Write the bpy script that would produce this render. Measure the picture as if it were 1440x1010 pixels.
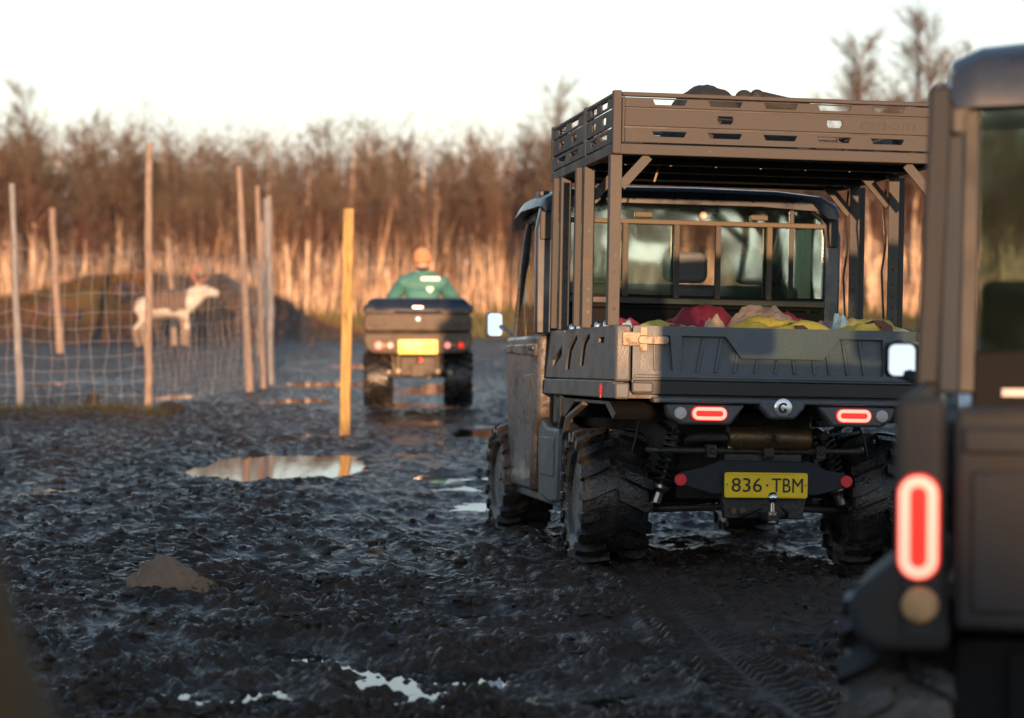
import bpy, bmesh, math, random
import numpy as np
from mathutils import Vector, Matrix

random.seed(7); RNG = np.random.default_rng(11)
for o in list(bpy.data.objects): bpy.data.objects.remove(o)
S = bpy.context.scene
COL = S.collection
rad = math.radians

# ------------------------------------------------------------------ camera, sky, sun, exposure
CAM_H = 1.45
cd = bpy.data.cameras.new('camera'); cam = bpy.data.objects.new('camera', cd); COL.objects.link(cam)
cam.location = (0, 0, CAM_H); cam.rotation_euler = (rad(90 - 1.853), 0, 0)
cd.sensor_width = 36; cd.lens = 85; cd.clip_start = .05; cd.clip_end = 3000
cd.dof.use_dof = True; cd.dof.focus_distance = 12.0; cd.dof.aperture_fstop = 2.3
S.camera = cam

SUN_EL, SUN_AZ = 4.2, 4.0          # degrees; azimuth measured from straight behind the camera towards the right
w = bpy.data.worlds.new('World'); S.world = w; w.use_nodes = True
nt = w.node_tree; nt.nodes.clear()
sky = nt.nodes.new('ShaderNodeTexSky'); sky.sky_type = 'NISHITA'; sky.sun_disc = False
sky.sun_elevation = rad(SUN_EL); sky.sun_rotation = rad(180 - SUN_AZ)
sky.air_density = 1.0; sky.dust_density = .6; sky.ozone_density = 2.0
bg = nt.nodes.new('ShaderNodeBackground'); bg.inputs['Strength'].default_value = .12
out = nt.nodes.new('ShaderNodeOutputWorld')
# a thin even veil of high cloud takes most of the colour out of the sky
bw = nt.nodes.new('ShaderNodeRGBToBW'); nt.links.new(sky.outputs[0], bw.inputs[0])
vt = nt.nodes.new('ShaderNodeMix'); vt.data_type = 'RGBA'; vt.blend_type = 'MULTIPLY'; vt.inputs['Factor'].default_value = 1
nt.links.new(bw.outputs[0], vt.inputs['A']); vt.inputs['B'].default_value = (.67, .66, .68, 1)
veil = nt.nodes.new('ShaderNodeMix'); veil.data_type = 'RGBA'; 
gc = nt.nodes.new('ShaderNodeTexCoord'); sx_ = nt.nodes.new('ShaderNodeSeparateXYZ'); nt.links.new(gc.outputs['Generated'], sx_.inputs[0])
vf = nt.nodes.new('ShaderNodeMapRange'); nt.links.new(sx_.outputs['Z'], vf.inputs['Value'])      # thicker near the horizon, thin overhead
vf.inputs['From Min'].default_value = .0; vf.inputs['From Max'].default_value = .45; vf.inputs['To Min'].default_value = .80; vf.inputs['To Max'].default_value = .30
nt.links.new(vf.outputs[0], veil.inputs['Factor'])
nt.links.new(sky.outputs[0], veil.inputs['A']); nt.links.new(vt.outputs['Result'], veil.inputs['B']); nt.links.new(veil.outputs['Result'], bg.inputs['Color'])
nt.links.new(bg.outputs[0], out.inputs['Surface'])
sl = bpy.data.lights.new('sun', 'SUN'); so = bpy.data.objects.new('sun', sl); COL.objects.link(so)
sl.energy = 2.0; sl.angle = rad(.5); sl.color = (1.0, .56, .29)
sv = Vector((math.sin(rad(SUN_AZ)), -math.cos(rad(SUN_AZ)), math.tan(rad(SUN_EL))))
so.rotation_euler = sv.to_track_quat('Z', 'Y').to_euler(); so.location = sv * 60
S.view_settings.view_transform = 'Standard'; S.view_settings.look = 'None'
S.view_settings.exposure = 2.15; S.view_settings.gamma = 1.0; S.view_settings.use_curve_mapping = False
S.cycles.use_denoising = True
S.cycles.max_bounces = 8; S.cycles.transparent_max_bounces = 16
S.cycles.caustics_reflective = False; S.cycles.caustics_refractive = False

# ------------------------------------------------------------------ materials
def mat(name, col, rough=.5, metal=0., spec=.5, var=.2, vscale=6., dirt=None, bump=None, coat=0., emit=None, rvar=.12, stretch=None):
    """dirt = (colour, lo, hi, scale): dried mud smeared by a noise; bump = (scale, strength)"""
    m = bpy.data.materials.new(name); m.use_nodes = True
    t = m.node_tree; N = t.nodes; L = t.links; b = N['Principled BSDF']
    tc = N.new('ShaderNodeTexCoord'); mp = N.new('ShaderNodeMapping'); L.new(tc.outputs['Object'], mp.inputs['Vector'])
    if stretch: mp.inputs['Scale'].default_value = stretch
    oi = N.new('ShaderNodeObjectInfo'); mu = N.new('ShaderNodeMath'); mu.operation = 'MULTIPLY'; mu.inputs[1].default_value = 37.
    L.new(oi.outputs['Random'], mu.inputs[0]); L.new(mu.outputs[0], mp.inputs['Location'])
    n1 = N.new('ShaderNodeTexNoise'); n1.inputs['Scale'].default_value = vscale; n1.inputs['Detail'].default_value = 6
    L.new(mp.outputs[0], n1.inputs['Vector'])
    r = N.new('ShaderNodeValToRGB'); L.new(n1.outputs['Fac'], r.inputs['Fac'])
    r.color_ramp.elements[0].position = .3; r.color_ramp.elements[1].position = .7
    r.color_ramp.elements[0].color = (*[c * (1 - var) for c in col], 1)
    r.color_ramp.elements[1].color = (*[min(1, c * (1 + var)) for c in col], 1)
    cout = r.outputs['Color']
    mr = N.new('ShaderNodeMapRange'); L.new(n1.outputs['Fac'], mr.inputs['Value'])
    mr.inputs['From Min'].default_value = .3; mr.inputs['From Max'].default_value = .7
    mr.inputs['To Min'].default_value = max(.02, rough - rvar); mr.inputs['To Max'].default_value = min(1, rough + rvar)
    rout = mr.outputs[0]
    if dirt:
        dc, lo, hi, sc = dirt
        n2 = N.new('ShaderNodeTexNoise'); n2.inputs['Scale'].default_value = sc; n2.inputs['Detail'].default_value = 9; n2.inputs['Roughness'].default_value = .68
        L.new(mp.outputs[0], n2.inputs['Vector'])
        dm = N.new('ShaderNodeMapRange'); dm.interpolation_type = 'SMOOTHSTEP'
        n4 = N.new('ShaderNodeTexNoise'); n4.inputs['Scale'].default_value = sc * 11; n4.inputs['Detail'].default_value = 3; n4.inputs['Roughness'].default_value = .8
        L.new(mp.outputs[0], n4.inputs['Vector']); sp_ = N.new('ShaderNodeMath'); sp_.operation = 'MULTIPLY_ADD'; sp_.inputs[1].default_value = .55; sp_.inputs[2].default_value = -.275
        L.new(n4.outputs['Fac'], sp_.inputs[0]); sm_ = N.new('ShaderNodeMath'); sm_.operation = 'ADD'; L.new(n2.outputs['Fac'], sm_.inputs[0]); L.new(sp_.outputs[0], sm_.inputs[1])
        L.new(sm_.outputs[0], dm.inputs['Value'])
        dm.inputs['From Min'].default_value = lo; dm.inputs['From Max'].default_value = hi
        mx = N.new('ShaderNodeMix'); mx.data_type = 'RGBA'; L.new(dm.outputs[0], mx.inputs['Factor'])
        L.new(cout, mx.inputs['A']); mx.inputs['B'].default_value = (*dc, 1); cout = mx.outputs['Result']
        m2 = N.new('ShaderNodeMix'); L.new(dm.outputs[0], m2.inputs['Factor']); L.new(rout, m2.inputs['A']); m2.inputs['B'].default_value = .85
        rout = m2.outputs['Result']
    L.new(cout, b.inputs['Base Color']); L.new(rout, b.inputs['Roughness'])
    b.inputs['Metallic'].default_value = metal; b.inputs['Specular IOR Level'].default_value = spec
    b.inputs['Coat Weight'].default_value = coat
    if bump:
        n3 = N.new('ShaderNodeTexNoise'); n3.inputs['Scale'].default_value = bump[0]; n3.inputs['Detail'].default_value = 5
        L.new(mp.outputs[0], n3.inputs['Vector'])
        bp = N.new('ShaderNodeBump'); bp.inputs['Strength'].default_value = bump[1]; bp.inputs['Distance'].default_value = .02
        L.new(n3.outputs['Fac'], bp.inputs['Height']); L.new(bp.outputs[0], b.inputs['Normal'])
    if emit:
        b.inputs['Emission Color'].default_value = (*emit[0], 1); b.inputs['Emission Strength'].default_value = emit[1]
    return m

MUD = (.12, .088, .062)
M = {}
M['plastic'] = mat('grey body plastic', (.074, .086, .100), .44, spec=.5, dirt=(MUD, .47, .76, 4.), bump=(140, .12))
M['tailgate'] = mat('tailgate plastic', (.080, .096, .114), .44, dirt=(MUD, .54, .82, 3.), bump=(160, .15))
M['door'] = mat('door paint', (.10, .108, .122), .34, coat=.2, dirt=((.075, .052, .034), .46, .64, 3.), bump=(60, .05))
M['charcoal'] = mat('charcoal body plastic', (.028, .032, .038), .6, spec=.16, dirt=((.042, .035, .029), .5, .78, 4.), bump=(140, .12))
M['charcoalblue'] = mat('blue charcoal tube', (.022, .030, .042), .55, spec=.2)
M['bracket'] = mat('grey cab bracket', (.075, .074, .074), .6, spec=.3)
M['rack'] = mat('rack coated steel', (.060, .058, .058), .62, metal=.05, spec=.2, dirt=((.12, .09, .06), .6, .85, 7.), bump=(300, .06))
M['post'] = mat('post coated steel', (.074, .072, .070), .6, metal=.05, spec=.2, dirt=((.16, .11, .07), .52, .8, 9.), bump=(300, .06))
M['black'] = mat('black steel', (.014, .014, .016), .5, dirt=(MUD, .62, .85, 9.))
M['underside'] = mat('muddy underbody steel', (.02, .02, .021), .5, dirt=((.05, .036, .026), .5, .75, 8.), bump=(40, .3))
M['steel'] = mat('worn bare steel', (.30, .30, .31), .34, metal=.9, dirt=(MUD, .6, .75, 16.))
M['chrome'] = mat('polished steel', (.62, .62, .64), .14, metal=1.)
M['muffler'] = mat('heat stained muffler', (.17, .115, .06), .4, metal=.7, dirt=((.05, .035, .025), .45, .7, 9.))
M['rubber'] = mat('wet tyre rubber', (.013, .013, .014), .28, dirt=((.046, .035, .025), .47, .70, 7.), bump=(60, .3))
M['rim'] = mat('muddy grey rim', (.15, .155, .165), .36, metal=.5, dirt=((.13, .11, .09), .42, .68, 9.), bump=(40, .3))
M['roofblue'] = mat('blue black roof plastic', (.018, .025, .042), .34, coat=.15, dirt=(MUD, .68, .9, 4.))
M['rooflip'] = mat('roof edge plastic', (.10, .085, .065), .6, spec=.3, dirt=(MUD, .6, .85, 6.))
M['tan'] = mat('dusty latch steel', (.34, .27, .20), .55, metal=.2, dirt=((.10, .075, .05), .5, .72, 18.))
M['reverse'] = mat('clear reversing lens', (.52, .48, .47), .22, bump=(120, .3))
M['amberlamp'] = mat('muddy amber lens', (.42, .26, .12), .3, bump=(110, .4), dirt=((.16, .1, .06), .5, .7, 30.))
M['lensred'] = mat('red lamp lens', (.55, .03, .03), .25, emit=((1, .045, .03), .18))
M['lampglow'] = mat('glowing lamp tube', (.9, .35, .28), .4, emit=((1, .36, .25), .36), var=.02)
M['lamphot'] = mat('rear lamp glow', (.9, .2, .18), .4, emit=((1, .33, .26), .24))
M['reflector'] = mat('red reflector', (.72, .02, .03), .3, emit=None, bump=(200, .2))
M['yellow'] = mat('yellow plate paint', (.92, .62, .012), .38, var=.06, dirt=((.25, .16, .05), .72, .9, 14.))
M['yellowpale'] = mat('yellow reflective plate', (.85, .62, .03), .4, var=.06)
M['ink'] = mat('black plate ink', (.012, .012, .016), .5)
M['interior'] = mat('black interior trim', (.012, .012, .013), .8, spec=.08)
M['seat'] = mat('grey seat vinyl', (.13, .155, .185), .6)
M['emblem'] = mat('silver emblem', (.66, .68, .7), .25, metal=.7)
M['mirror'] = mat('mirror glass', (.9, .92, .94), .03, metal=1., var=.01, rvar=.01)
M['yellowcloth'] = mat('yellow coated fabric', (.82, .55, .09), .5, dirt=((.30, .19, .07), .55, .8, 12.), bump=(11, .9))
M['redcloth'] = mat('crimson fabric', (.30, .025, .05), .7, bump=(11, .8))
M['pinkcloth'] = mat('dusty pink fabric', (.46, .29, .23), .75, bump=(11, .8))
M['limecloth'] = mat('yellow green strap', (.62, .50, .11), .6, bump=(80, .2))
M['bluecloth'] = mat('pale blue plastic bag', (.33, .45, .58), .4, bump=(30, .4))
M['blackcloth'] = mat('black bag fabric', (.02, .019, .018), .75, bump=(30, .5))
M['strapbrown'] = mat('brown webbing', (.12, .06, .04), .8, bump=(200, .2))
M['peach'] = mat('peach coloured tarp', (.66, .40, .25), .6, bump=(30, .3))
M['wood'] = mat('weathered post wood', (.27, .21, .175), .75, vscale=12., var=.4, stretch=(6, 6, .6), bump=(60, .5), dirt=((.12, .1, .08), .55, .75, 8.))
M['greywood'] = mat('blue grey post wood', (.22, .22, .235), .75, vscale=12., var=.3, stretch=(6, 6, .6), bump=(60, .5))  # bluer, greyer wood for two of the fence posts
M['newwood'] = mat('fresh yellow timber', (.40, .26, .085), .6, vscale=10., var=.45, stretch=(6, 6, .5), bump=(50, .4), dirt=((.16, .11, .06), .5, .75, 6.))
M['darkwood'] = mat('dark stake wood', (.045, .032, .012), .7, vscale=12., var=.3, stretch=(6, 6, .6), bump=(60, .5))
M['wire'] = mat('galvanised wire', (.36, .36, .38), .5, metal=.3)
M['bark'] = mat('pale birch bark', (.66, .51, .37), .8, vscale=9., var=.35, stretch=(1, 1, 3), dirt=((.10, .075, .055), .58, .68, 5.))
M['twig'] = mat('brown birch twigs', (.085, .045, .032), .8, vscale=.6, var=.4)
M['twigred'] = mat('red brown birch twigs', (.105, .047, .031), .8, vscale=.6, var=.4)
M['twigpale'] = mat('pale crown top twigs', (.10, .078, .052), .8, vscale=.6, var=.35)  # paler twigs for the tops of the crowns
M['stem'] = mat('sapling stems', (.56, .38, .25), .8, vscale=1.2, var=.45)
M['needle'] = mat('evergreen needles', (.05, .075, .03), .7, vscale=.4, var=.4)
M['leaf'] = mat('yellow autumn leaves', (.22, .17, .05), .7, vscale=.4, var=.5)
M['grass'] = mat('dry green grass', (.13, .13, .035), .8, vscale=.5, var=.5, dirt=((.14, .09, .04), .45, .6, .35))
M['stone'] = mat('brown field stone', (.19, .125, .085), .75, vscale=5., var=.35, dirt=((.04, .03, .022), .56, .66, 5.), bump=(18, .6))
M['clod'] = mat('dark peat clod', (.026, .017, .012), .55, vscale=9., var=.4, rvar=.3, bump=(30, .7))
M['crumb'] = mat('wet peat crumbs', (.020, .013, .0092), .7, vscale=3., var=.6, rvar=.3)
M['jacket'] = mat('teal green jacket cloth', (.06, .21, .195), .75, bump=(20, .4))
M['trousers'] = mat('dark trouser cloth', (.03, .032, .03), .8, bump=(20, .3))
M['skin'] = mat('skin', (.48, .27, .18), .55, var=.06)
M['boot'] = mat('black rubber boot', (.015, .015, .015), .4)
M['hat'] = mat('orange knitted hat', (.50, .25, .13), .9, bump=(60, .4))
M['reflective'] = mat('pale reflective strip', (.82, .82, .66), .4)
M['muddybody'] = mat('mud coated bodywork', (.088, .068, .052), .6, var=.35, vscale=7., dirt=((.07, .055, .045), .52, .7, 5.), bump=(40, .4))
M['navy'] = mat('navy black lid plastic', (.012, .018, .034), .3, coat=.2)
M['furwhite'] = mat('white winter fur', (.46, .43, .40), .9, bump=(40, .4), var=.3)
M['furdark'] = mat('dark brown fur', (.10, .068, .054), .9, bump=(40, .5))
M['furgrey'] = mat('grey tan fur', (.22, .17, .135), .9, bump=(40, .4))
M['antler'] = mat('reddish velvet antler', (.36, .15, .10), .8)
M['hoof'] = mat('black hoof', (.02, .018, .016), .5)

def glass_mat(name, tint, refl, rough=.02):
    m = bpy.data.materials.new(name); m.use_nodes = True
    t = m.node_tree; N = t.nodes; L = t.links; N.remove(N['Principled BSDF']); o = N['Material Output']
    tr = N.new('ShaderNodeBsdfTransparent'); tr.inputs['Color'].default_value = (*tint, 1)
    gl = N.new('ShaderNodeBsdfGlossy'); gl.inputs['Roughness'].default_value = rough
    gl.inputs['Color'].default_value = (.84, .95, .87, 1)
    fr = N.new('ShaderNodeFresnel'); fr.inputs['IOR'].default_value = 1.5
    ma = N.new('ShaderNodeMath'); ma.operation = 'MULTIPLY_ADD'; ma.inputs[1].default_value = 1.0; ma.inputs[2].default_value = refl; ma.use_clamp = True
    L.new(fr.outputs[0], ma.inputs[0])
    nz = N.new('ShaderNodeTexNoise'); nz.inputs['Scale'].default_value = 2.2; nz.inputs['Detail'].default_value = 1
    tc = N.new('ShaderNodeTexCoord'); L.new(tc.outputs['Object'], nz.inputs['Vector'])
    bp = N.new('ShaderNodeBump'); bp.inputs['Strength'].default_value = .35; bp.inputs['Distance'].default_value = .03
    L.new(nz.outputs['Fac'], bp.inputs['Height']); L.new(bp.outputs[0], gl.inputs['Normal'])
    mx = N.new('ShaderNodeMixShader'); L.new(ma.outputs[0], mx.inputs[0]); L.new(tr.outputs[0], mx.inputs[1]); L.new(gl.outputs[0], mx.inputs[2])
    L.new(mx.outputs[0], o.inputs['Surface'])
    return m
M['glass'] = glass_mat('tinted cab glass', (.72, .82, .77), .20, .06)
M['clearglass'] = glass_mat('clear windscreen glass', (.85, .9, .88), .04)
M['darkglass'] = glass_mat('dark side glass', (.25, .27, .27), .08)

# ------------------------------------------------------------------ mesh helpers
def put(o, parent=None, label=None, cat=None, group=None, kind=None):
    if o.name not in COL.objects: COL.objects.link(o)
    if parent is not None: o.parent = parent
    if label: o['label'] = label
    if cat: o['category'] = cat
    if group: o['group'] = group
    if kind: o['kind'] = kind
    return o

def thing(name, label, cat, loc=(0, 0, 0), rot=(0, 0, 0), group=None):
    o = bpy.data.objects.new(name, None); o.empty_display_size = .2
    o.location = loc; o.rotation_euler = rot
    return put(o, None, label, cat, group)

def unit(v):
    v = np.asarray(v, float); n = np.linalg.norm(v); return v / n if n else v

class MB:
    def __init__(s): s.v = []; s.f = []; s.mi = []; s.cur = 0
    def add(s, vs, fs):
        k = len(s.v); s.v += [tuple(map(float, p)) for p in vs]
        s.f += [tuple(k + i for i in q) for q in fs]; s.mi += [s.cur] * len(fs); return s
    def box(s, x0, x1, y0, y1, z0, z1):
        return s.add([(x0, y0, z0), (x1, y0, z0), (x1, y1, z0), (x0, y1, z0), (x0, y0, z1), (x1, y0, z1), (x1, y1, z1), (x0, y1, z1)],
                     [(0, 3, 2, 1), (4, 5, 6, 7), (0, 1, 5, 4), (1, 2, 6, 5), (2, 3, 7, 6), (3, 0, 4, 7)])
    def prism(s, poly, ax, a, b):
        n = len(poly)
        def P(u, w_, t): return (t, u, w_) if ax == 'x' else (u, t, w_) if ax == 'y' else (u, w_, t)
        return s.add([P(u, w_, a) for u, w_ in poly] + [P(u, w_, b) for u, w_ in poly],
                     [tuple(range(n)), tuple(range(2 * n - 1, n - 1, -1))] + [(i, i + n, (i + 1) % n + n, (i + 1) % n) for i in range(n)])
    def loft(s, rings, closed=True, caps=True):
        n = len(rings[0]); k = len(s.v); vs = [p for r in rings for p in r]; fs = []
        for i in range(len(rings) - 1):
            for j in range(n if closed else n - 1):
                a = i * n + j; b = i * n + (j + 1) % n; fs.append((a, b, b + n, a + n))
        if caps and closed: fs += [tuple(range(n - 1, -1, -1)), tuple(range((len(rings) - 1) * n, len(rings) * n))]
        return s.add(vs, fs)
    def tube(s, pts, r, n=8, caps=True, sq=None):
        pts = [np.asarray(p, float) for p in pts]; m = len(pts)
        rs = r if hasattr(r, '__len__') else [r] * m
        t0 = unit(pts[1] - pts[0]); up = np.array([0, 0, 1.]) if abs(t0[2]) < .9 else np.array([1., 0, 0])
        u = unit(np.cross(up, t0)); rings = []
        for i in range(m):
            t = unit(pts[min(i + 1, m - 1)] - pts[max(i - 1, 0)])
            u = unit(u - t * np.dot(u, t)); v = np.cross(t, u)
            if sq: rings.append([pts[i] + u * a * sq[0] + v * b * sq[1] for a, b in ((1, 1), (-1, 1), (-1, -1), (1, -1))])
            else: rings.append([pts[i] + rs[i] * (u * math.cos(a) + v * math.sin(a)) for a in (2 * math.pi * j / n for j in range(n))])
        return s.loft(rings, True, caps)
    def bar(s, p0, p1, w_, h): return s.tube([p0, p1], 1, sq=(w_ / 2, h / 2))
    def lathe(s, prof, o, ax, n=24):
        """prof: (radius, height along axis ax)"""
        o = np.asarray(o, float); a = unit(ax); up = np.array([0, 0, 1.]) if abs(a[2]) < .9 else np.array([0, 1., 0])
        u = unit(np.cross(up, a)); v = np.cross(a, u)
        rings = [[o + a * h + max(r, 1e-4) * (u * math.cos(t) + v * math.sin(t)) for t in (2 * math.pi * j / n for j in range(n))] for r, h in prof]
        return s.loft(rings)
    def disc(s, c, ax, r, h, n=20): return s.lathe([(r, 0), (r, h)], c, ax, n)
    def ell(s, c, rx, ry, rz, nu=14, nv=9):
        return s.loft([[(c[0] + rx * math.sin(math.pi * i / nv) * math.cos(2 * math.pi * j / nu) + 0, c[1] + ry * math.sin(math.pi * i / nv) * math.sin(2 * math.pi * j / nu), c[2] - rz * math.cos(math.pi * i / nv)) for j in range(nu)]
                       for i in [.06] + list(range(1, nv)) + [nv - .06]])
    def mesh(s, name, mats, ang=35):
        me = bpy.data.meshes.new(name); me.from_pydata(s.v, [], s.f)
        for m in (mats if isinstance(mats, (list, tuple)) else [mats]): me.materials.append(m)
        me.polygons.foreach_set('material_index', s.mi)
        bm = bmesh.new(); bm.from_mesh(me); bmesh.ops.recalc_face_normals(bm, faces=bm.faces); bm.to_mesh(me); bm.free()
        me.polygons.foreach_set('use_smooth', [True] * len(me.polygons)); me.set_sharp_from_angle(angle=rad(ang)); me.update()
        return me
    def build(s, name, mats, parent=None, bevel=0., label=None, cat=None, group=None, kind=None, loc=None, rot=None, ang=35, seg=2):
        o = bpy.data.objects.new(name, s.mesh(name, mats, ang))
        if loc is not None: o.location = loc
        if rot is not None: o.rotation_euler = rot
        if bevel:
            b = o.modifiers.new('bevel', 'BEVEL'); b.width = bevel; b.segments = seg; b.limit_method = 'ANGLE'; b.angle_limit = rad(40)
        return put(o, parent, label, cat, group, kind)

def fast_mesh(name, V, F, mats, mi=None, smooth=False):
    """V (n,3) array, F (m,k) array of one polygon size"""
    me = bpy.data.meshes.new(name); V = np.asarray(V, np.float32); F = np.asarray(F, np.int32); k = F.shape[1]
    me.vertices.add(len(V)); me.vertices.foreach_set('co', V.ravel())
    me.loops.add(F.size); me.loops.foreach_set('vertex_index', F.ravel())
    me.polygons.add(len(F)); me.polygons.foreach_set('loop_start', np.arange(0, F.size, k, dtype=np.int32))
    if smooth: me.polygons.foreach_set('use_smooth', np.ones(len(F), bool))
    for m in (mats if isinstance(mats, (list, tuple)) else [mats]): me.materials.append(m)
    if mi is not None: me.polygons.foreach_set('material_index', np.asarray(mi, np.int32))
    me.update(calc_edges=True); return me

def rrect(x0, x1, z0, z1, r=.01, n=4):
    p = []
    for cx, cz, a in ((x1 - r, z1 - r, 0), (x0 + r, z1 - r, 90), (x0 + r, z0 + r, 180), (x1 - r, z0 + r, 270)):
        for i in range(n + 1): t = rad(a + 90 * i / n); p.append((cx + r * math.cos(t), cz + r * math.sin(t)))
    return p

def plate(name, outer, holes, a, b, ax, m, parent, bevel=0., label=None):
    """flat plate with real openings: outline and holes in 2D, thickness from a to b along ax ('x' or 'y')"""
    cu = bpy.data.curves.new('tmp', 'CURVE'); cu.dimensions = '2D'; cu.fill_mode = 'BOTH'
    for pl in [outer] + holes:
        sp = cu.splines.new('POLY'); sp.points.add(len(pl) - 1)
        for q, (u, v) in zip(sp.points, pl): q.co = (u, v, 0, 1)
        sp.use_cyclic_u = True
    cu.extrude = abs(b - a) / 2
    me = curve_to_mesh(cu)
    if ax == 'y': T = Matrix(((1, 0, 0, 0), (0, 0, -1, (a + b) / 2), (0, 1, 0, 0), (0, 0, 0, 1)))
    else: T = Matrix(((0, 0, 1, (a + b) / 2), (1, 0, 0, 0), (0, 1, 0, 0), (0, 0, 0, 1)))
    me.transform(T); me.name = name
    me.materials.clear(); me.materials.append(m)
    bm = bmesh.new(); bm.from_mesh(me); bmesh.ops.remove_doubles(bm, verts=bm.verts, dist=1e-5); bmesh.ops.recalc_face_normals(bm, faces=bm.faces); bm.to_mesh(me); bm.free()
    o = bpy.data.objects.new(name, me)
    if bevel:
        bv = o.modifiers.new('bevel', 'BEVEL'); bv.width = bevel; bv.segments = 1; bv.limit_method = 'ANGLE'; bv.angle_limit = rad(50)
    return put(o, parent, label)

def curve_to_mesh(cu):
    o = bpy.data.objects.new('tmp', cu); COL.objects.link(o)
    dg = bpy.context.evaluated_depsgraph_get(); me = bpy.data.meshes.new_from_object(o.evaluated_get(dg))
    bpy.data.objects.remove(o); bpy.data.curves.remove(cu); return me

def text(name, body, h, depth, m, parent, M4, width=None, shear=0.):
    cu = bpy.data.curves.new('tmp', 'FONT'); cu.body = body; cu.size = 1; cu.extrude = .5; cu.align_x = 'CENTER'; cu.shear = shear; cu.resolution_u = 3
    me = curve_to_mesh(cu)
    co = np.empty(len(me.vertices) * 3); me.vertices.foreach_get('co', co); co = co.reshape(-1, 3)
    lo, hi = co.min(0), co.max(0); c = (lo + hi) / 2
    sx = (width / (hi[0] - lo[0])) if width else h / (hi[1] - lo[1])
    co = (co - c) * [sx, h / (hi[1] - lo[1]), depth]
    me.vertices.foreach_set('co', co.ravel()); me.transform(M4); me.materials.clear(); me.materials.append(m); me.update()
    return put(bpy.data.objects.new(name, me), parent)

def FACE_BACK(x, y, z):     # text that reads correctly when looked at from -y
    return Matrix(((1, 0, 0, x), (0, 0, -1, y), (0, 1, 0, z), (0, 0, 0, 1)))

def blob(c, rx, ry, rz, seed, rough=.18, nu=26, nv=16, flat=-.35):
    """an uneven soft lump with a flattened underside"""
    r = np.random.default_rng(seed); ph = r.uniform(0, 6.28, (6, 3)); fr = r.uniform(1.2, 4.2, (6, 3)); b = MB(); rings = []
    for i in range(nv + 1):
        t = math.pi * min(max(i, .08), nv - .08) / nv; ring = []
        for j in range(nu):
            a = 2 * math.pi * j / nu; d = np.array([math.sin(t) * math.cos(a), math.sin(t) * math.sin(a), -math.cos(t)])
            k = 1 + rough * sum(math.sin(fr[q] @ d * 1.6 + ph[q, 0]) / (1 + q * .35) for q in range(6)) / 2.2
            p = d * k; p[2] = max(p[2], flat)
            ring.append((c[0] + rx * p[0], c[1] + ry * p[1], c[2] + rz * p[2]))
        rings.append(ring)
    b.loft(rings); return b

def skin_mesh(name, joints, edges, mats, levels=2, root=None, pick=None):
    """one continuous body grown over a skeleton; pick(centre) gives the material index of a face"""
    ids = list(joints); ix = {k: i for i, k in enumerate(ids)}
    me = bpy.data.meshes.new('tmp'); me.from_pydata([joints[k][0] for k in ids], [(ix[a], ix[b]) for a, b in edges], [])
    o = bpy.data.objects.new('tmp', me); COL.objects.link(o)
    o.modifiers.new('skin', 'SKIN'); sv_ = me.skin_vertices[0].data
    for k in ids:
        r = joints[k][1]; sv_[ix[k]].radius = r if hasattr(r, '__len__') else (r, r); sv_[ix[k]].use_root = (k == root)
    sb = o.modifiers.new('sub', 'SUBSURF'); sb.levels = levels; sb.render_levels = levels
    dg = bpy.context.evaluated_depsgraph_get(); res = bpy.data.meshes.new_from_object(o.evaluated_get(dg))
    bpy.data.objects.remove(o); res.name = name; res.materials.clear()
    for m in mats: res.materials.append(m)
    for p in res.polygons:
        p.use_smooth = True; p.material_index = pick(p.center) if pick else 0
    return res

# ------------------------------------------------------------------ numpy noise, terrain
_p = np.random.default_rng(3).permutation(4096); _g = np.random.default_rng(4).uniform(0, 2 * np.pi, 4096)
_gx, _gy = np.cos(_g), np.sin(_g)
def pn(x, y, seed=0):
    x = np.asarray(x, float) + seed * 17.31; y = np.asarray(y, float) - seed * 9.77
    xi = np.floor(x).astype(np.int64); yi = np.floor(y).astype(np.int64); fx = x - xi; fy = y - yi
    u = fx * fx * fx * (fx * (fx * 6 - 15) + 10); v = fy * fy * fy * (fy * (fy * 6 - 15) + 10)
    def g(a, b, dx, dy):
        h = _p[(_p[a & 4095] + b) & 4095]; return _gx[h] * dx + _gy[h] * dy
    n0 = g(xi, yi, fx, fy) * (1 - u) + g(xi + 1, yi, fx - 1, fy) * u
    n1 = g(xi, yi + 1, fx, fy - 1) * (1 - u) + g(xi + 1, yi + 1, fx - 1, fy - 1) * u
    return (n0 * (1 - v) + n1 * v) * 1.5
def sst(a, b, x):
    t = np.clip((np.asarray(x, float) - a) / (b - a), 0, 1); return t * t * (3 - 2 * t)

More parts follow.
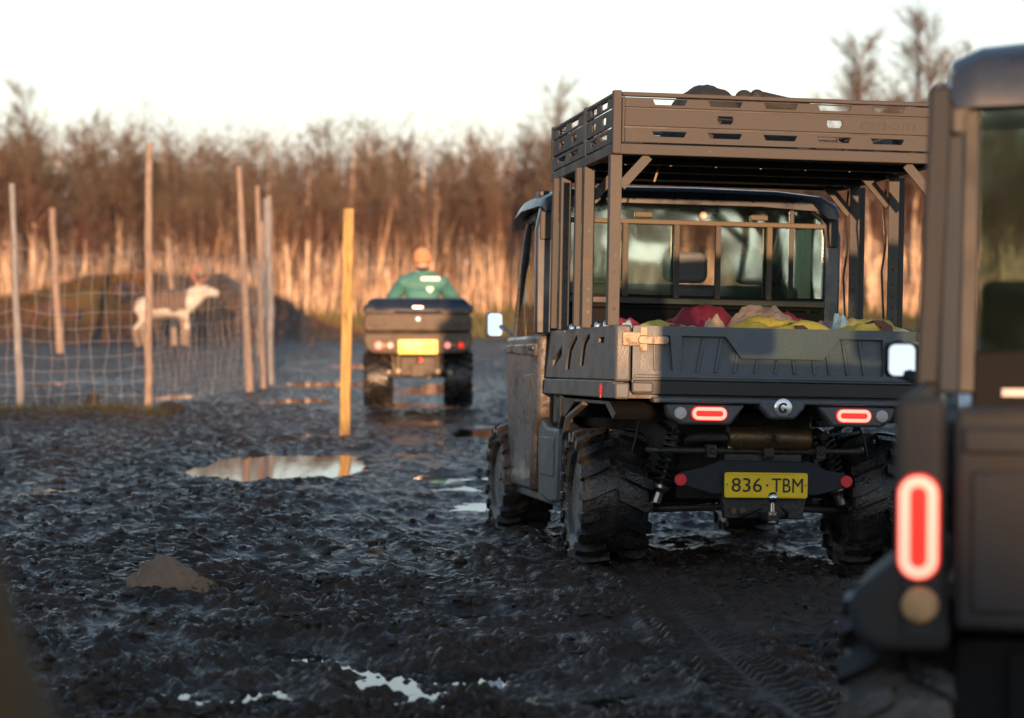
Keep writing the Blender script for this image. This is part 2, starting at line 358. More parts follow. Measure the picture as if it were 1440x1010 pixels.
UTV_O = (1.30, 11.75, 0.0); UTV_R = (rad(-2.0), rad(1.4), rad(8.4))
def utv_matrix(o, r):
    return Matrix.Translation(o) @ Matrix.Rotation(r[2], 4, 'Z') @ Matrix.Rotation(r[0], 4, 'X') @ Matrix.Rotation(r[1], 4, 'Y')
_c, _s = math.cos(rad(8.4)), math.sin(rad(8.4))
def base(x, y):
    x = np.asarray(x, float); y = np.asarray(y, float)
    dx, dy = x - UTV_O[0], y - UTV_O[1]; lx = _c * dx + _s * dy; ly = -_s * dx + _c * dy
    pl = -.0349 * np.clip(ly, -.4, 4.0) - .0244 * np.clip(lx, -1, 1.2)
    mk = sst(2.2, .95, np.abs(lx)) * sst(-2.2, -.2, ly) * sst(8.5, 4.2, ly)
    z = pl * mk
    z = z + .75 * sst(62, 112, y)
    z = z + 1.55 * np.exp(-(((x + 8.6) / 3.6) ** 2) ** 1.5 - ((y - 60) / 2.6) ** 2)
    z = z + 1.05 * np.exp(-(((x + 16.0) / 4.5) ** 2) ** 1.5 - ((y - 62) / 3.0) ** 2)
    z = z + .10 * np.exp(-((y - 25.0 - .35 * (x + 5.3)) / .55) ** 2) * sst(-3.3, -4.2, x) * sst(20, 24, y)
    return z
TR_O = np.array([.464, 12.486]); TR_D = np.array([.118, -.993])
BASINS = [(-.27, 23.5, .30, .6, .06, .7), (-.50, 18.7, .45, .35, .035, .9), (-.95, 25.4, .5, .6, .05, .7), (-1.4, 13.0, .3, .18, .03, 1), (-2.2, 12.2, .3, .2, .025, 1), (-.6, 12.2, .3, .18, .028, 1),
          (-1.88, 19.35, .66, 1.5, .135, .15), (-.62, 9.3, .55, .25, .018, 1.15), (-.25, 9.05, .40, .22, .014, 1.15), (-.80, 8.8, .40, .22, .010, 1.1), (-.45, 8.65, .5, .2, .008, 1.1), (-.95, 9.7, .35, .2, .024, 1.1), (.25, 10.1, .3, .14, .026, 1.05), (-.2, 10.6, .25, .14, .022, 1.05), (-2.0, 10.0, .3, .16, .02, 1.05), (-1.1, 15.8, .4, .3, .03, 1), (-3.0, 13.4, .35, .2, .025, 1), (.45, 8.6, .4, .4, .008, 1), (.12, 9.85, .28, .14, .03, .8), (-1.85, 23.3, .28, .6, .09, .5),
          (-.62, 22.0, .35, .7, .035, .9), (-.85, 20.9, .25, .3, .03, 1), (-.12, 16.9, .25, .25, .03, 1), (-.7, 16.6, .3, .25, .022, 1), (-.1, 24.2, .45, .9, .045, .6), (-.35, 17.8, .5, 1.2, .012, 1), (-1.35, 28.6, .8, 1.4, .04, .6),
          (-2.75, 30., .5, 1.2, .05, .6), (-4.3, 31, .5, 1., .06, .5), (-3.9, 29.5, .4, .5, .05, .5), (-5.0, 27.9, .9, .5, .04, .7), (-2.5, 14.6, .3, .3, .02, 1), (-1.2, 14.0, .35, .25, .02, 1),
          (-3.3, 17., .4, .5, .03, 1), (-6.5, 35, 1.2, 1.5, .03, .7), (-2.6, 35, .8, 1.4, .05, .5), (-2.3, 42, 1, 2, .05, .5), (1.0, 14.6, .5, 1.5, .02, .9), (2.0, 13.6, .4, .7, .03, .8), (-1.1, 33, .8, 2, .05, .5)]
def wetness(x, y):
    cx = np.interp(y, [9, 14, 18, 24, 30, 40], [-.6, -.6, -.35, -.75, -1.4, -2.2]); wd = np.interp(y, [9, 16, 20, 30], [.5, .75, 1.0, 1.5])
    w_ = .75 * np.exp(-((x - cx) / wd) ** 2) * sst(10, 14, y) + .4 * sst(.1, .5, pn(x / 1.7, y / 2.6, 8))
    w_ = w_ + .45 * np.exp(-((x + .3) / 1.0) ** 2 - ((y - 8.9) / .9) ** 2)
    for bx, by, rx, ry, d, k in BASINS: w_ = w_ + .8 * np.exp(-((x - bx) / (rx * 1.25)) ** 2 - ((y - by) / (ry * 1.25)) ** 2)
    return np.clip(w_, 0, 1)
def terrain(x, y, sp):
    """height and wetness; sp = grid spacing there, octaves finer than it fade out"""
    b = base(x, y); wt = wetness(x, y); k = np.ones_like(x)
    def oc(l): return np.clip((l / sp - 2.2) / 2., 0, 1)
    wx = x + .05 * pn(x / .3, y / .3, 21); wy = y + .05 * pn(x / .3, y / .3, 22)
    lowm = .46 * pn(wx / .62, wy / .50, 2) + .64 * oc(.3) * pn(wx / .26, wy / .22, 13)
    d = .026 * pn(x / 1.9, y / 1.9, 1) + .048 * lowm - .020 * wt
    flat = sst(-.30, .10, lowm + .15 - .42 * wt)
    cl = np.abs(pn(wx / .24, wy / .24, 3)); c2 = np.abs(pn(wx / .105, wy / .105, 4))
    f = .036 * oc(.24) * (cl - .28) + .052 * oc(.105) * (c2 - .26) + .060 * oc(.052) * (np.abs(pn(wx / .052, wy / .052, 5)) - .26) + .040 * oc(.027) * pn(wx / .027, wy / .027, 6)
    rg = .65 + .5 * pn(x / .9, y / .9, 9)
    f = f * np.clip(rg, .25, 1.3) * (.55 + .45 * flat)
    wt = np.clip(.55 * wt + .62 * (1 - flat), 0, 1); bas = 0
    for bx, by, rx, ry, dp, kk in BASINS:
        e = ((x - bx + .12 * pn(x / .5, y / .7, 31)) / rx) ** 2 + ((y - by) / ry) ** 2
        g = np.exp(-e ** 2) if kk < .3 else np.exp(-e); bas = bas + dp * g; k = k * (1 - (1 - kk) * g)
    # tyre tracks behind the truck: pressed flat between low berms, printed with lug bars
    rel_x, rel_y = x - TR_O[0], y - TR_O[1]
    ex = np.zeros_like(x)
    for off in (0., 1.45):
        t = rel_x * -TR_D[1] + rel_y * TR_D[0] - off * 1.0; s = rel_x * TR_D[0] + rel_y * TR_D[1]
        t = t - .03 * np.sin(s * 1.1)
        inn = sst(.185, .145, np.abs(t)) * sst(-.2, .25, s)
        ph = s / .088 + np.where(t > 0, .5, 0) + np.abs(t) * 4.5
        lug = np.clip(np.sin(2 * np.pi * ph) * 1.6, -1, 1) * sst(.01, .04, np.abs(t)) * (.55 + .45 * sst(.09, .14, np.abs(t))) * np.clip(1.0 + .9 * pn(x / .5, y / .5, 41), .2, 1.4)
        k = k * (1 - .82 * inn); wt = np.clip(wt + .75 * inn, 0, 1)
        ex = ex + inn * (-.012 + .017 * lug * np.clip(oc(.085), 0, 1) * 2.0) + .022 * np.exp(-((np.abs(t) - .205) / .035) ** 2) * sst(-.2, .25, s) * (.6 + .8 * pn(x / .25, y / .25, 42))
    sm = np.exp(-((x - 1.3) / .9) ** 2 - ((y - 10.7) / 1.1) ** 2); k = k * (1 - .5 * sm)
    d = d + .22 * pn(x / 1.1, y / 1.1, 16) * sst(.3, .9, b) * (y > 50) + .10 * pn(x / .4, y / .4, 17) * sst(.3, .9, b) * (y > 50)
    far = np.maximum(sst(70, 50, y), sst(.3, .9, b) * (y > 50) * (y < 66))
    return b + (d * k * far + f * k) - bas + ex, wt

def ground_z(x, y):
    h, _ = terrain(np.array([x], float), np.array([y], float), np.array([.05])); return float(h[0])

ys = [1.2]
while ys[-1] < 7: ys.append(ys[-1] + .12)
while ys[-1] < 60: ys.append(ys[-1] + .0100 * (ys[-1] / 8) ** 1.6)
while ys[-1] < 175: ys.append(ys[-1] + 1.6)
ys = np.array(ys)
ts = np.concatenate([-np.geomspace(2.6, .285, 40)[:-1], np.linspace(-.28, .28, 640), np.geomspace(.285, 2.6, 40)[1:]])
Y, T = np.meshgrid(ys, ts, indexing='ij'); Xg = T * (Y + 1.0)
dsp = np.maximum(np.gradient(ys)[:, None] * np.ones_like(T), np.abs(np.gradient(ts))[None, :] * (Y + 1.0))
Hh, Wt = terrain(Xg, Y, dsp)
nr, nc = Xg.shape; idx = np.arange(nr * nc).reshape(nr, nc)
Fq = np.stack([idx[:-1, :-1], idx[:-1, 1:], idx[1:, 1:], idx[1:, :-1]], -1).reshape(-1, 4)

def mud_material():
    m = bpy.data.materials.new('wet peat mud'); m.use_nodes = True
    t = m.node_tree; N = t.nodes; L = t.links; b = N['Principled BSDF']
    tc = N.new('ShaderNodeTexCoord')
    def noise(sc, det=6, ro=.6):
        n = N.new('ShaderNodeTexNoise'); n.inputs['Scale'].default_value = sc; n.inputs['Detail'].default_value = det; n.inputs['Roughness'].default_value = ro
        L.new(tc.outputs['Object'], n.inputs['Vector']); return n.outputs['Fac']
    def ramp(src, p0, c0, p1, c1):
        r = N.new('ShaderNodeValToRGB'); L.new(src, r.inputs['Fac']); r.color_ramp.elements[0].position = p0; r.color_ramp.elements[1].position = p1
        r.color_ramp.elements[0].color = (*c0, 1); r.color_ramp.elements[1].color = (*c1, 1); return r.outputs['Color']
    def mix(f, a, c):
        x = N.new('ShaderNodeMix'); x.data_type = 'RGBA'; L.new(f, x.inputs['Factor']); L.new(a, x.inputs['A']); L.new(c, x.inputs['B']); return x.outputs['Result']
    peat = ramp(noise(2.2, 8), .32, (.008, .0055, .0042), .66, (.070, .038, .020))
    fine = ramp(noise(26, 8, .7), .40, (.006, .0046, .0038), .62, (.062, .035, .021))
    ha = N.new('ShaderNodeValue'); ha.outputs[0].default_value = .5
    mud = mix(ha.outputs[0], peat, fine)
    hr = ramp(noise(.35, 7, .65), .36, (.15, .070, .025), .62, (.085, .090, .028))
    h2 = ramp(noise(1.3, 6), .3, (.06, .038, .022), .75, (.16, .10, .045))
    heath = mix(ha.outputs[0], hr, h2)
    at = N.new('ShaderNodeAttribute'); at.attribute_name = 'soil'; aw = N.new('ShaderNodeAttribute'); aw.attribute_name = 'wet'
    L.new(mix(at.outputs['Fac'], mud, heath), b.inputs['Base Color'])
    # roughness: wetter mud is smoother; dry heath is matt
    r1 = N.new('ShaderNodeMapRange'); L.new(noise(13, 9, .72), r1.inputs['Value']); r1.inputs['From Min'].default_value = .43; r1.inputs['From Max'].default_value = .53
    r1.inputs['To Min'].default_value = .20; r1.inputs['To Max'].default_value = .95
    r2 = N.new('ShaderNodeMath'); r2.operation = 'MULTIPLY_ADD'; L.new(aw.outputs['Fac'], r2.inputs[0]); r2.inputs[1].default_value = -.40; L.new(r1.outputs[0], r2.inputs[2])
    r3 = N.new('ShaderNodeMath'); r3.operation = 'MAXIMUM'; L.new(r2.outputs[0], r3.inputs[0]); r3.inputs[1].default_value = .14
    r4 = N.new('ShaderNodeMix'); L.new(at.outputs['Fac'], r4.inputs['Factor']); L.new(r3.outputs[0], r4.inputs['A']); r4.inputs['B'].default_value = .9
    L.new(r4.outputs['Result'], b.inputs['Roughness']); b.inputs['Specular IOR Level'].default_value = .38
    ad = N.new('ShaderNodeMath'); ad.operation = 'MULTIPLY_ADD'; L.new(noise(90, 6), ad.inputs[0]); ad.inputs[1].default_value = .6; L.new(noise(24, 8), ad.inputs[2])
    bp = N.new('ShaderNodeBump'); bp.inputs['Strength'].default_value = .85; bp.inputs['Distance'].default_value = .025
    L.new(ad.outputs[0], bp.inputs['Height']); L.new(bp.outputs[0], b.inputs['Normal'])
    return m
M['mud'] = mud_material()
me = fast_mesh('muddy_ground', np.stack([Xg, Y, Hh], -1).reshape(-1, 3), Fq, M['mud'], smooth=True)
soil = (sst(50, 68, Y + 5 * pn(Xg / 6, Y / 6, 12)) + sst(.25, .7, base(Xg, Y)) * (Y > 45)).clip(0, 1)
soil = soil * (1 - .85 * sst(-10.2, -8.8, Xg + .5 * pn(Y / 1.2, Xg / 1.2, 14)) * sst(-4.0, -5.5, Xg) * (Y > 52) * (Y < 64))
soil = np.maximum(soil, .55 * np.exp(-((Y - 25.1 - .35 * (Xg + 5.3)) / .5) ** 2) * sst(-3.3, -4.2, Xg) * (Y > 22) * (Y < 29))
for nm, arr in (('wet', Wt), ('soil', soil)):
    a = me.attributes.new(nm, 'FLOAT', 'POINT'); a.data.foreach_set('value', arr.ravel().astype(np.float32))
put(bpy.data.objects.new('muddy_ground', me), kind='structure')
b_ = MB(); b_.add([(-900, -900, -.42), (900, -900, -.42), (900, 1500, -.42), (-900, 1500, -.42)], [(0, 1, 2, 3)])
g2 = b_.build('ground', mat('distant dark soil', (.035, .026, .018), .9), kind='structure')

def water_material():
    m = bpy.data.materials.new('puddle water'); m.use_nodes = True
    t = m.node_tree; N = t.nodes; L = t.links; b = N['Principled BSDF']
    b.inputs['Base Color'].default_value = (.018, .014, .010, 1); b.inputs['Roughness'].default_value = .035; b.inputs['IOR'].default_value = 1.333
    tc = N.new('ShaderNodeTexCoord'); n = N.new('ShaderNodeTexNoise'); n.inputs['Scale'].default_value = 5; n.inputs['Detail'].default_value = 2
    L.new(tc.outputs['Object'], n.inputs['Vector']); bp = N.new('ShaderNodeBump'); bp.inputs['Strength'].default_value = .02; bp.inputs['Distance'].default_value = .02
    L.new(n.outputs['Fac'], bp.inputs['Height']); L.new(bp.outputs[0], b.inputs['Normal']); return m
yw = np.concatenate([np.arange(5, 40, .35), np.arange(40, 62, 1.)]); tw = np.linspace(-.6, .6, 150)
Yw, Tw = np.meshgrid(yw, tw, indexing='ij'); Xw = Tw * (Yw + 1); iw = np.arange(Xw.size).reshape(Xw.shape)
Fw = np.stack([iw[:-1, :-1], iw[:-1, 1:], iw[1:, 1:], iw[1:, :-1]], -1).reshape(-1, 4)
WATER = -.047
put(bpy.data.objects.new('puddle_water', fast_mesh('puddle_water', np.stack([Xw, Yw, base(Xw, Yw) + WATER], -1).reshape(-1, 3), Fw, water_material(), smooth=True)), kind='structure')

# ------------------------------------------------------------------ wheels
def tyre_mb(R, W, n=18, lugh=.040):
    """axis x, centre at origin; mud tyre with two rows of slanted lugs reaching down the shoulders"""
    b = MB(); h = W / 2; rb = R - lugh
    b.lathe([(R * .56, -h * .72), (R * .66, -h * .93), (R * .80, -h * 1.0), (rb * .95, -h * .93), (rb * .99, -h * .72), (rb, -h * .3), (rb, h * .3), (rb * .99, h * .72), (rb * .95, h * .93), (R * .80, h * 1.0), (R * .66, h * .93), (R * .56, h * .72)], (0, 0, 0), (1, 0, 0), 48)
    def P(x, th, r): return (x, r * math.cos(th), r * math.sin(th))
    st = 2 * math.pi / n
    for s_ in (-1, 1):
        for i in range(n):
            t0 = st * (i + (.5 if s_ > 0 else 0))
            path = [(.03, 0, .50, rb, R), (.40, .22, .46, rb * .995, R), (.78, .46, .50, rb * .97, R * .985), (1.0, .56, .52, rb * .9, R * .935), (1.03, .58, .40, R * .78, R * .80)]
            if i % 2: path[0] = (.22, .08, .46, rb, R)
            rings = []
            for xx, da, wd, r0, r1 in path:
                a = t0 + da * st; hw = wd * st / 2; x = s_ * xx * h; xo = x + (s_ * .012 if xx > .9 else 0)
                rings.append([P(x, a - hw, r0), P(x, a + hw, r0), P(xo, a + hw * .82, r1), P(xo, a - hw * .82, r1)])
            b.loft(rings)
    return b
def rim_mb(R, W, side):
    b = MB(); h = W / 2 * .8 * side; r = R * .57
    b.lathe([(r, h), (r * .97, h * 1.02), (r * .90, h * .96), (r * .86, h * .55), (r * .3, h * .42), (.02, h * .42)], (0, 0, 0), (1, 0, 0), 32)
    for k in range(7):
        a = 2 * math.pi * k / 7; c, s_ = math.cos(a), math.sin(a)
        b.bar((h * .66, r * .25 * c, r * .25 * s_), (h * .78, r * .88 * c, r * .88 * s_), .035, .05)
    b.disc((h * .4, 0, 0), (side, 0, 0), r * .26, .06, 16); b.disc((h * .4, 0, 0), (side, 0, 0), r * .12, .085, 12)
    return b
WM = {}
def wheel(parent, loc, R, W, side, spin=0., lean=0., tyre=None, rim=None):
    key = (R, W)
    if key not in WM: WM[key] = tyre_mb(R, W).mesh('wheel', M['rubber'], 30)
    o = bpy.data.objects.new('wheel', WM[key]); o.location = loc; o.rotation_euler = (spin, 0, lean); put(o, parent)
    k2 = (R, W, side)
    if k2 not in WM: WM[k2] = rim_mb(R, W, side).mesh('rim', M['rim'], 30)
    put(bpy.data.objects.new('rim', WM[k2]), o); return o

# ------------------------------------------------------------------ the truck in the middle
t = thing('utility_vehicle', 'grey utility vehicle with steel rack over its cargo bed and yellow plate 836-TBM', 'utility vehicle', UTV_O)
t.rotation_mode = 'ZXY'
t.matrix_world = utv_matrix(UTV_O, UTV_R)
UTV = t; UTVM = utv_matrix(UTV_O, UTV_R)

def pr(mb, name, m, bevel=0., label=None, parent=None, **k): return mb.build(name, m, parent or t, bevel, label, **k)

# cargo box
pr(MB().box(-.77, .77, .06, 2.0, .865, .90), 'bed_floor', M['plastic'])
pr(MB().box(-.77, .77, 1.96, 2.0, .90, 1.2), 'bed_front_wall', M['plastic'], .006)
slots = [[(1.93, 1.055), (1.62, 1.13), (1.62, 1.075), (1.93, 1.01)],
         [(1.50, 1.00), (1.42, 1.12), (1.15, 1.185), (1.13, 1.165), (1.30, 1.10), (1.36, 1.00)],
         [(1.06, 1.02), (.98, 1.15), (.78, 1.188), (.76, 1.165), (.86, 1.13), (.94, 1.02)],
         rrect(.36, .52, 1.135, 1.165, .008, 2)]
for sx in (-1, 1):
    x0, x1 = (-.82, -.795) if sx < 0 else (.795, .82)
    sp = plate('bed_side_panel', [(.085, .955), (.085, 1.218), (2.0, 1.218), (2.16, .955)], slots, x0, x1, 'x', M['plastic'], t, .006)
    pr(MB().prism([(.085, .862), (.085, .948), (2.165, .948), (2.22, .862)], 'x', sx * .792, sx * .824), 'bed_side_skirt', M['plastic'], .006)
    pr(MB().box(min(sx * .795, sx * .772), max(sx * .795, sx * .772), .09, 1.95, .90, 1.2), 'bed_inner_side', M['plastic'])
    pr(MB().box(min(sx * .83, sx * .752), max(sx * .83, sx * .752), 0, .085, .945, 1.221), 'bed_corner', M['plastic'], .012)
    pr(MB().box(min(sx * .828, sx * .756), max(sx * .828, sx * .756), .002, .083, .86, .940), 'bed_corner_foot', M['plastic'], .01)
    rf = MB(); rf.disc((sx * .824, .40, .905), (sx, 0, 0), .03, .006, 8); rf.box(min(sx * .824, sx * .829), max(sx * .824, sx * .829), .392, .408, .862, .905)
    pr(rf, 'side_reflector', M['reflector'])
for by in (.42, .66, 1.2, 1.42):
    b = MB(); b.lathe([(.016, 0), (.016, .012), (.014, .024), (.006, .032)], (-.80, by, 1.216), (0, 0, 1), 12); pr(b, 'rail_bolt', M['chrome'])
# tailgate
cr = [(-.51, .992), (-.505, 1.172), (-.285, 1.172), (-.205, 1.068), (.205, 1.068), (.285, 1.172), (.505, 1.172), (.51, .992)]
lr_ = [(-.705, 1.0), (-.708, 1.10), (-.655, 1.135), (-.60, 1.172), (-.562, 1.172), (-.545, 1.0)]
tg = plate('tailgate', rrect(-.745, .745, .958, 1.217, .012, 3), [cr, lr_, [(-x, z) for x, z in lr_]], 0., .028, 'y', M['tailgate'], t, .006)
pr(MB().box(-.742, .742, .028, .062, .89, 1.21), 'recess_panel', M['tailgate'], .004, parent=tg)
for x in (-.42, -.33, -.235, -.13, -.03, .07, .17, .245, .335, .42):
    top = 1.168 if abs(x) > .285 else (1.168 - (.285 - abs(x)) / .08 * .1 if abs(x) > .205 else 1.064)
    rb = MB(); rb.prism([(x - .008, .995), (x + .008, .995), (x + .0 - .03 * np.sign(x) * (top - 1) / .17 + .008, top), (x - .03 * np.sign(x) * (top - 1) / .17 - .008, top)], 'y', .018, .03); pr(rb, 'rib', M['tailgate'], .003, parent=tg)
for x in (-.63, .63): pr(MB().prism([(x - .006, 1.002), (x + .006, 1.002), (x, 1.14), (x - .012, 1.14)], 'y', .018, .03), 'rib', M['tailgate'], .003, parent=tg)
pr(MB().box(-.74, .74, -.004, .03, .962, .984), 'ledge', M['tailgate'], .008, parent=tg)
pr(MB().box(-.735, .735, .012, .03, .885, .954), 'kick_strip', M['black'], .004, parent=tg)
pr(MB().box(-.745, -.64, -.002, .03, .892, .945), 'hinge_foot', M['plastic'], .01, parent=tg)
for sx in (-1, 1):
    b = MB(); b.box(-.80 if sx < 0 else .71, -.71 if sx < 0 else .80, -.016, -.001, 1.118, 1.186)
    o = pr(b, 'latch_plate', M['tan'], .006)
    b = MB(); b.prism(rrect(-.725 if sx < 0 else .575, -.575 if sx < 0 else .725, 1.128, 1.168, .018, 4), 'y', -.036, -.018); pr(b, 'latch_handle', M['tan'], .004)
    b = MB()
    for k in range(3): b.disc((sx * (.63 - .018 * k), -.036, 1.15), (0, -1, 0), .006, .003, 8)
    for z in (1.112, 1.19): b.box(sx * .695 - .016, sx * .695 + .016, -.014, 0, z - .018, z + .018)
    pr(b, 'latch_bolt', M['tan'])
# rear bumper beam with lamp housings
b = MB()
b.prism([(-.64, .846), (-.64, .872), (.64, .872), (.64, .846)], 'y', -.012, .10)
pr(b, 'rear_bumper', M['plastic'], .008)
for sx in (-1, 1):
    b = MB(); b.prism([(sx * .575, .842), (sx * .18, .842), (sx * .255, .742), (sx * .50, .742), (sx * .56, .775)], 'y', 0, .09)
    h_ = pr(b, 'lamp_housing', M['plastic'], .014)
    # a rounded tail lamp: red lens, bright ring tube, centre bar
    x0, x1 = sorted((sx * .272, sx * .452))
    pr(MB().prism(rrect(x0, x1, .762, .832, .034, 6), 'y', -.012, .004), 'tail_lamp', M['lensred'], .003)
    lamp = bpy.context.scene.objects[-1] if False else None
    ring = []
    q = rrect(x0 + .014, x1 - .014, .775, .819, .021, 6)
    pr(MB().tube([(x, -.013, z) for x, z in q + q[:1]], .0085, 8, False), 'lamp_ring', M['lampglow'])
    pr(MB().box(x0 + .036, x1 - .036, -.0165, -.0125, .788, .806), 'lamp_bar', M['lensred'])
    b = MB(); b.lathe([(.031, .0), (.031, .010), (.026, .016), (.01, .019)], (sx * .505, 0, .797), (0, -1, 0), 24); pr(b, 'reversing_lamp', M['reverse'])
b = MB(); b.prism([(-.105, .872), (.105, .872), (.115, .835), (.06, .775), (-.06, .775), (-.115, .835)], 'y', -.022, .06); pr(b, 'emblem_mount', M['plastic'], .012)
b = MB(); b.lathe([(.045, 0), (.045, .006), (.036, .010)], (0, -.022, .832), (0, -1, 0), 28); em = pr(b, 'emblem', M['emblem'])
b = MB()
arc = [(.020 * math.cos(rad(a)), -.0335, .832 + .020 * math.sin(rad(a))) for a in range(40, 331, 20)]
b.tube(arc, .0055, 6); b.tube([arc[-1], (.004, -.0335, .826)], .005, 6); pr(b, 'emblem_mark', M['ink'], parent=em)

# undercarriage
b = MB(); b.box(-.36, .36, .75, 3.7, .34, .80); b.box(-.46, .46, 1.6, 3.3, .28, .42); pr(b, 'chassis', M['underside'], .01)
for sx in (-1, 1):
    pr(MB().prism([(.12, .79), (.3, .845), (1.9, .845), (1.9, .80), (1.62, .74), (1.3, .83), (.4, .83), (.2, .76)], 'x', sx * .45, sx * .80), 'wheel_arch_liner', M['black'])
b = MB(); b.lathe([(.02, -.005), (.058, 0), (.065, .02), (.065, .40), (.058, .42), (.02, .425)], (-.185, .34, .675), (1, 0, 0), 24)
mf = pr(b, 'muffler', M['muffler'])
b = MB(); b.tube([(-.185, .34, .675), (-.28, .36, .675), (-.33, .5, .66), (-.33, .8, .6)], .028, 10); pr(b, 'exhaust_pipe', M['underside']); b = MB(); b.tube([(.235, .34, .70), (.27, .34, .71), (.28, .24, .69)], .02, 8); pr(b, 'exhaust_tip', M['underside'])
b = MB(); b.tube([(-.545, .56, .60), (-.555, .44, .602), (-.53, .36, .604), (-.49, .34, .606), (.47, .34, .612), (.51, .36, .615), (.535, .44, .62), (.525, .56, .62)], .017, 10)
sb = pr(b, 'sway_bar', M['underside'])
b = MB(); b.bar((-.19, .32, .628), (-.03, .32, .63), .03, .012); pr(b, 'bright_strap', M['steel'])
b = MB()
for x in (-.27, .02, .29):
    b = MB(); b.box(x - .025, x + .025, .31, .38, .57, .64); b.disc((x, .33, .605), (0, -1, 0), .03 if x == .02 else .015, .03, 10); pr(b, 'bar_clamp', M['underside'], .005)
b = MB(); b.bar((.215, .36, .60), (.245, .36, .75), .022, .008); pr(b, 'hanger_strap', M['tan'])
for sx in (-1, 1):
    top = np.array([sx * .375, .62, .70]); bot = np.array([sx * .49, .62, .33])
    ax_ = bot - top; n_ = 9 * 14; u = unit(np.cross(ax_, [0, 1, 0])); v = unit(np.cross(ax_, u))
    co = [top + ax_ * (.04 + .70 * i / n_) + (u * math.cos(2 * math.pi * i / 14) + v * math.sin(2 * math.pi * i / 14)) * .052 for i in range(n_ + 1)]
    b = MB(); b.tube(co, .0085, 6); sp = pr(b, 'coil_spring', M['black'])
    b = MB(); b.tube([top, top + ax_ * .45], .03, 10); b.tube([top + ax_ * .45, top + ax_ * .78], .018, 10); pr(b, 'shock_body', M['underside'])
    b = MB(); b.tube([top + ax_ * .76, top + ax_ * .80, top + ax_ * .86], [.05, .05, .03], 12); b.tube([top + ax_ * .80, bot], .027, 10); pr(b, 'shock_foot', M['steel'])
    b = MB(); b.tube([(sx * .12, .55, .315), (sx * .60, .72, .285)], .017, 8); b.tube([(sx * .12, .95, .33), (sx * .60, .80, .285)], .017, 8); b.bar((sx * .52, .68, .29), (sx * .52, .9, .29), .06, .012); pr(b, 'lower_arm', M['underside'])
    b = MB(); b.tube([(sx * .16, .70, .50), (sx * .60, .80, .45)], .015, 8); b.tube([(sx * .10, .86, .40), (sx * .6, .86, .36)], .024, 10); b.tube([(sx * .18, .86, .405), (sx * .26, .86, .395)], .045, 10); pr(b, 'axle_shaft', M['black'])
    b = MB()
    for x in (.14, .56): b.disc((sx * x, .53 if x < .3 else .69, .30), (0, -1, 0), .016, .025, 8)
    pr(b, 'arm_bolt', M['tan'])
    b = MB(); b.tube([(sx * .56, .66, .80), (sx * .60, .60, .66), (sx * .64, .62, .5), (sx * .60, .7, .36)], .006, 6); pr(b, 'brake_hose', M['black'])
    b = MB(); b.bar((sx * .30, .5, .84), (sx * .52, .55, .74), .05, .02); b.bar((sx * .58, .5, .80), (sx * .42, .62, .70), .03, .02); pr(b, 'frame_brace', M['underside'], .004)
b = MB(); b.prism([(-.43, .50), (-.31, .525), (-.23, .56), (.23, .56), (.31, .52), (.42, .50), (.42, .43), (.27, .39), (-.27, .39), (-.43, .435)], 'y', .30, .34)
pr(b, 'rear_crossmember', M['charcoal'], .008)
b = MB(); b.prism([(-.22, .40), (.22, .40), (.2, .27), (-.2, .27)], 'y', .31, .37); b.box(-.20, .2, .345, .5, .52, .60); pr(b, 'hitch_plate', M['underside'], .006)
for x in (-.16, -.11):
    pr(MB().disc((x, .31, .31), (0, -1, 0), .018, .01, 10), 'hitch_bolt', M['muffler'])
b = MB(); b.bar((0, .36, .29), (0, .12, .285), .06, .03); b.tube([(-.12, .33, .28), (-.09, .2, .31), (-.05, .16, .34)], .012, 8); b.tube([(.12, .33, .28), (.09, .2, .31), (.05, .16, .34)], .012, 8); pr(b, 'tow_bar', M['underside'], .004)
b = MB(); b.lathe([(.026, 0), (.026, .012), (.013, .018), (.012, .058), (.018, .064), (.024, .074), (.0255, .088), (.022, .102), (.012, .111), (.002, .113)], (0, .14, .30), (0, 0, 1), 20); pr(b, 'tow_ball', M['chrome'])
b = MB(); b.lathe([(.022, 0), (.022, .018)], (0, .14, .262), (0, 0, 1), 6); pr(b, 'tow_nut', M['tan'])
b = MB(); b.prism(rrect(-.213, .213, .376, .503, .012, 4), 'y', .272, .284); lp = pr(b, 'licence_plate', M['yellow'], .002)
q = rrect(-.206, .206, .383, .496, .01, 4); b = MB(); b.tube([(x, .2715, z) for x, z in q + q[:1]], .0022, 6, False); pr(b, 'plate_rim', M['yellow'], parent=lp)
text('plate_text', '836', .070, .003, M['ink'], lp, FACE_BACK(-.100, .2705, .4405), .155)
text('plate_text', 'TBM', .070, .003, M['ink'], lp, FACE_BACK(.108, .2705, .4405), .160)
pr(MB().disc((.004, .272, .44), (0, -1, 0), .006, .003, 10), 'plate_dot', M['ink'], parent=lp)
for x in (-.2, .2): pr(MB().disc((x, .272, .442), (0, -1, 0), .0035, .003, 8), 'plate_screw', M['ink'], parent=lp)
for x in (-.432, .418):
    b = MB(); b.lathe([(.031, 0), (.031, .010), (.027, .013), (.002, .0135)], (x, .30, .462), (0, -1, 0), 24); pr(b, 'round_reflector', M['reflector'])

